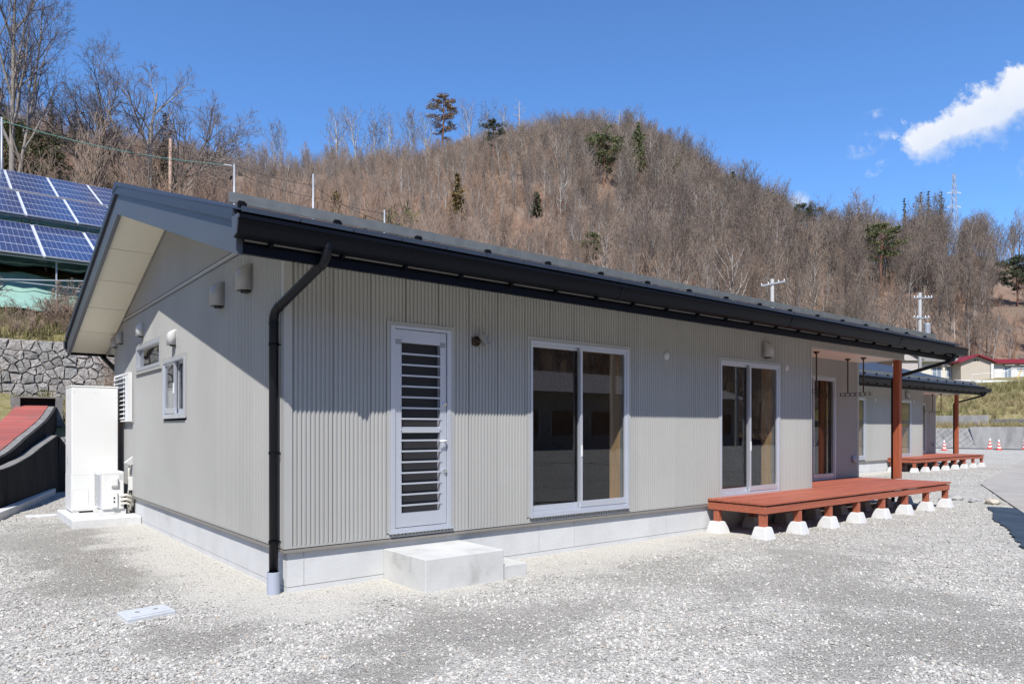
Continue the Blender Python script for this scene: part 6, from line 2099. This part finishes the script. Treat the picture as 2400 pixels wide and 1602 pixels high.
# rusty leaf thickets on the slope
def thicket(px, d, r, label):
    g = on_ground(px, d)
    pads = [((rnd.gauss(0, r * 0.5), rnd.gauss(0, r * 0.5), rnd.uniform(0.3, r * 1.2)), r * rnd.uniform(0.3, 0.55)) for _ in range(12)]
    e = empty('thicket', g)
    needle_crown(int(px + d), pads, 70, 0.14, 0.8).build('leaves', 'leaf_rust', e)
    T, C = bare_tree(int(px), r * 2, 0.03, [(6, 0.5, 15, 45, 0.1), (4, 0.5, 20, 50, 0.2)], wob=0.1, minr=0.012)
    T.build('stem', 'bark_dark', e)
    tag(e, label, 'bush', 'rust-leaved bushes on the slope')
for px, d, r, lab in ((592, 90, 1.6, 'rust-coloured leafy bush right of the pole with the side arm'), (705, 66, 1.2, 'low rust-coloured bush above the roof near the second steel pole'),
                      (1320, 130, 2.6, 'large rust-coloured thicket in the middle of the slope'), (1440, 112, 2.4, 'rust-coloured thicket below the broad pine'),
                      (1560, 104, 2.2, 'rust-coloured thicket right of the small green pine'), (950, 110, 1.8, 'rust-coloured bush left of the golden cedar'), (1180, 120, 2.0, 'rust-coloured thicket right of the golden cedar'),
                      (10, 44, 0.9, 'small rust-leaved bush at the left edge above the solar arrays')):
    thicket(px, d, r, lab)

# dead brush and tufts on the banks, left and right
def grass_form(seed, n=14, h=0.5):
    rg = random.Random(seed); m = MB()
    for k in range(n):
        a = rg.uniform(0, 6.28); l = h * rg.uniform(0.5, 1.1); s = rg.uniform(0.15, 0.6)
        b = Vector((rg.uniform(-.12, .12), rg.uniform(-.12, .12), -0.03)); t = b + Vector((math.cos(a) * s * l, math.sin(a) * s * l, l))
        w = Vector((-math.sin(a), math.cos(a), 0)) * 0.008
        md = b.lerp(t, 0.55) + Vector((0, 0, 0.1 * l))
        m.add([tuple(b - w), tuple(b + w), tuple(md + w * 0.8), tuple(md - w * 0.8), tuple(t)], [(0, 1, 2, 3), (3, 2, 4)])
    return bpy.data.objects.new('tuft_form', m.mesh('tuft_form', 'grass_dry'))
tufts = [grass_form(k) for k in range(4)]
def scatter_tufts():
    A = []
    n = 5200
    x = nrs.uniform(-9, 10, n); y = nrs.uniform(14.8, 23.2, n)
    ok = ((y < 18.1) | (y > 18.85)) & ~((x > -3.2) & (x < 0.0) & (y < 17.2) & (np.abs(x + 0.95 - (y - 14.5) * 0.3) < 1.1)) & ~((y > 21.3) & (nrs.rand(n) < 0.75))
    A.append((x[ok], y[ok], np.interp(y[ok], PROF_Y, PROF_Z), 0.75))
    n = 9000
    x = nrs.uniform(61.6, 76, n); y = nrs.uniform(-10, 45, n)
    A.append((x, y, np.interp(x, XR, ZR) + (fbm(x * 0.5, y * 0.5) - 0.47) * 0.7 * sstep(x, 65, 67), 0.9))
    X = np.concatenate([a[0] for a in A]); Y = np.concatenate([a[1] for a in A]); Z = np.concatenate([a[2] for a in A]); S = np.concatenate([np.full(len(a[0]), a[3]) for a in A])
    k = len(X); sc = S * (0.5 + nrs.rand(k))
    tint = np.clip(0.45 + (fbm(X * 0.4, Y * 0.4) - 0.47) * 2.5 + nrs.uniform(-.3, .3, k), 0, 1)
    rot = np.stack([nrs.uniform(-.3, .3, k), nrs.uniform(-.3, .3, k), nrs.uniform(0, 6.28, k)], -1)
    instancer('dry_grass', np.stack([X, Y, Z], -1), rot, np.repeat(sc[:, None], 3, 1), nrs.randint(0, 4, k), tint, tufts, 'dry yellow-green grass on the banks', 'grass')
    # bramble stems around the stone wall
    n = 75
    x = nrs.uniform(-7, 9, n); y = np.where(nrs.rand(n) < 0.86, nrs.uniform(18.9, 21.4, n), nrs.uniform(17.6, 18.1, n))
    x = np.where(y < 18.15, nrs.uniform(0.7, 6, n), x)
    z = np.interp(y, PROF_Y, PROF_Z)
    rot = np.stack([nrs.uniform(-.6, .9, n), nrs.uniform(-.7, .7, n), nrs.uniform(0, 6.28, n)], -1)
    sc = nrs.uniform(0.3, 0.75, n)
    instancer('bramble', np.stack([x, y, z], -1), rot, np.repeat(sc[:, None], 3, 1), nrs.randint(0, 4, n), nrs.rand(n) * 0.5, brush_proto, 'dry bramble stems tangled above and over the stone wall', 'brambles')
scatter_tufts()
m = MB()
rg = random.Random(3)
for k in range(26):
    p = at(2365 + rg.uniform(0, 60), 981 + rg.uniform(-2, 2), 66.5)
    for j in range(7):
        a = rg.uniform(0, 6.28); l = rg.uniform(0.15, 0.38)
        t = p + Vector((math.cos(a) * l, math.sin(a) * l, rg.uniform(0.1, 0.4))); w = Vector((-math.sin(a), math.cos(a), 0)) * 0.09
        md = p.lerp(t, 0.6)
        m.add([tuple(p), tuple(md + w), tuple(t), tuple(md - w)], [(0, 1, 2, 3)])
tag(m.build('green_plants', 'plant_green'), 'bright green leafy plants at the foot of the grass slope, right edge', 'plants', kind='stuff')

# ------------------------------------------------------------------ loose stones of the gravel
def stones():
    protos = []
    for k in range(6):
        bm = bmesh.new()
        bmesh.ops.create_icosphere(bm, subdivisions=1, radius=0.5)
        rg = random.Random(k + 60)
        for v in bm.verts:
            v.co *= rg.uniform(0.72, 1.2)
            v.co.z *= 0.62
            v.co.x *= 1.25
        me = bpy.data.meshes.new('stone_form'); bm.to_mesh(me); bm.free()
        me.materials.append(MATS['gravel_stone'])
        protos.append(bpy.data.objects.new('stone_form', me))
    P = []; Sc = []
    for d0, d1, n, s0, s1 in ((3.5, 5.6, 70000, 0.006, 0.030), (5.6, 8.5, 80000, 0.007, 0.030), (8.5, 14, 60000, 0.011, 0.032), (14, 26, 24000, 0.018, 0.042)):
        pxs = nrs.uniform(-350, 2750, n); d = np.sqrt(nrs.uniform(d0 * d0, d1 * d1, n)); S = (pxs - 1200) / FPX
        X = CAM.x + d * (FWD.x + RGT.x * S); Y = CAM.y + d * (FWD.y + RGT.y * S)
        dk, sd_ = patch(X, Y)
        keep = nrs.rand(n) < np.clip(1.0 - 0.72 * dk - 0.55 * sd_, 0.05, 1)
        for ox, oy in ((0, 0), (17.22, 4.94)):
            keep &= ~((X > ox - 0.02) & (X < ox + 12.8) & (Y > oy - 0.0) & (Y < oy + 8.2))
        keep &= ~((X > 0.98) & (X < 2.26) & (Y > -0.8) & (Y < 0)) & ~((X > -0.96) & (X < 0.02) & (Y > 6.05) & (Y < 8))
        keep &= ~((np.abs(X + 1.155) < 0.24) & (np.abs(Y + 0.02) < 0.2))
        keep &= (Y < 12.8) & (X - -3.4 + 0.0 > 0.26 * (Y - 3.0) - 0.35 * 0)
        # keep the concrete yard and the ground cloth clear
        q1 = (X - c0.x) * -e2.y + (Y - c0.y) * e2.x; q2 = (X - c0.x) * -e1.y + (Y - c0.y) * e1.x
        keep &= ~((q1 > 0.05) & (q2 < -0.05))
        inside = np.zeros(n, bool)
        j = len(pl) - 1
        for i in range(len(pl)):
            xi, yi, xj, yj = pl[i].x, pl[i].y, pl[j].x, pl[j].y
            cr = ((yi > Y) != (yj > Y)) & (X < (xj - xi) * (Y - yi) / (yj - yi + 1e-12) + xi)
            inside ^= cr; j = i
        keep &= ~inside | (nrs.rand(n) < 0.004)
        X, Y, dk, sd_ = X[keep], Y[keep], dk[keep], sd_[keep]
        s = s0 + (s1 - s0) * nrs.rand(len(X)) ** 3.4
        s = s * (1 - 0.45 * sd_) * (1 - 0.3 * dk)
        Z = (fbm(X * 2.2, Y * 2.2) - 0.47) * 0.035 * (1 - sd_) + (fbm(X * 9, Y * 9) - 0.47) * 0.014
        P.append(np.stack([X, Y, Z + s * 0.12], -1)); Sc.append(s)
    P = np.concatenate(P); s = np.concatenate(Sc); n = len(P)
    rot = np.stack([nrs.normal(0, .35, n), nrs.normal(0, .35, n), nrs.uniform(0, 6.28, n)], -1)
    scl = s[:, None] * (1 + nrs.uniform(-.2, .2, (n, 3)))
    tint = nrs.rand(n)
    instancer('gravel', P, rot, scl, nrs.randint(0, 6, n), tint, protos, 'loose pale crushed gravel covering the yard', 'gravel')
stones()

for k, (px, py, sz, lab) in enumerate(((2240, 1171, 0.16, 'pale rock on the gravel right of the last deck footing'), (2285, 1177, 0.13, 'second pale rock, left of the weed cloth'), (2326, 1181, 0.15, 'yellowish rock at the upper end of the weed cloth'), (765, 1540, 0.026, 'small tan stone at the bottom of the picture, left of centre'))):
    bm = bmesh.new(); bmesh.ops.create_icosphere(bm, subdivisions=2, radius=sz)
    rg = random.Random(k)
    for v in bm.verts:
        v.co *= rg.uniform(0.8, 1.12); v.co.z *= 0.5
    me = bpy.data.meshes.new('rock'); bm.to_mesh(me); bm.free(); me.materials.append(MATS['pole_concrete'] if k < 2 else MATS['beige_wall'])
    o = bpy.data.objects.new('rock', me); COL.objects.link(o); o.location = gnd(px, py) + Vector((0, 0, sz * 0.25)); tag(o, lab, 'rock', 'loose rocks on the gravel')
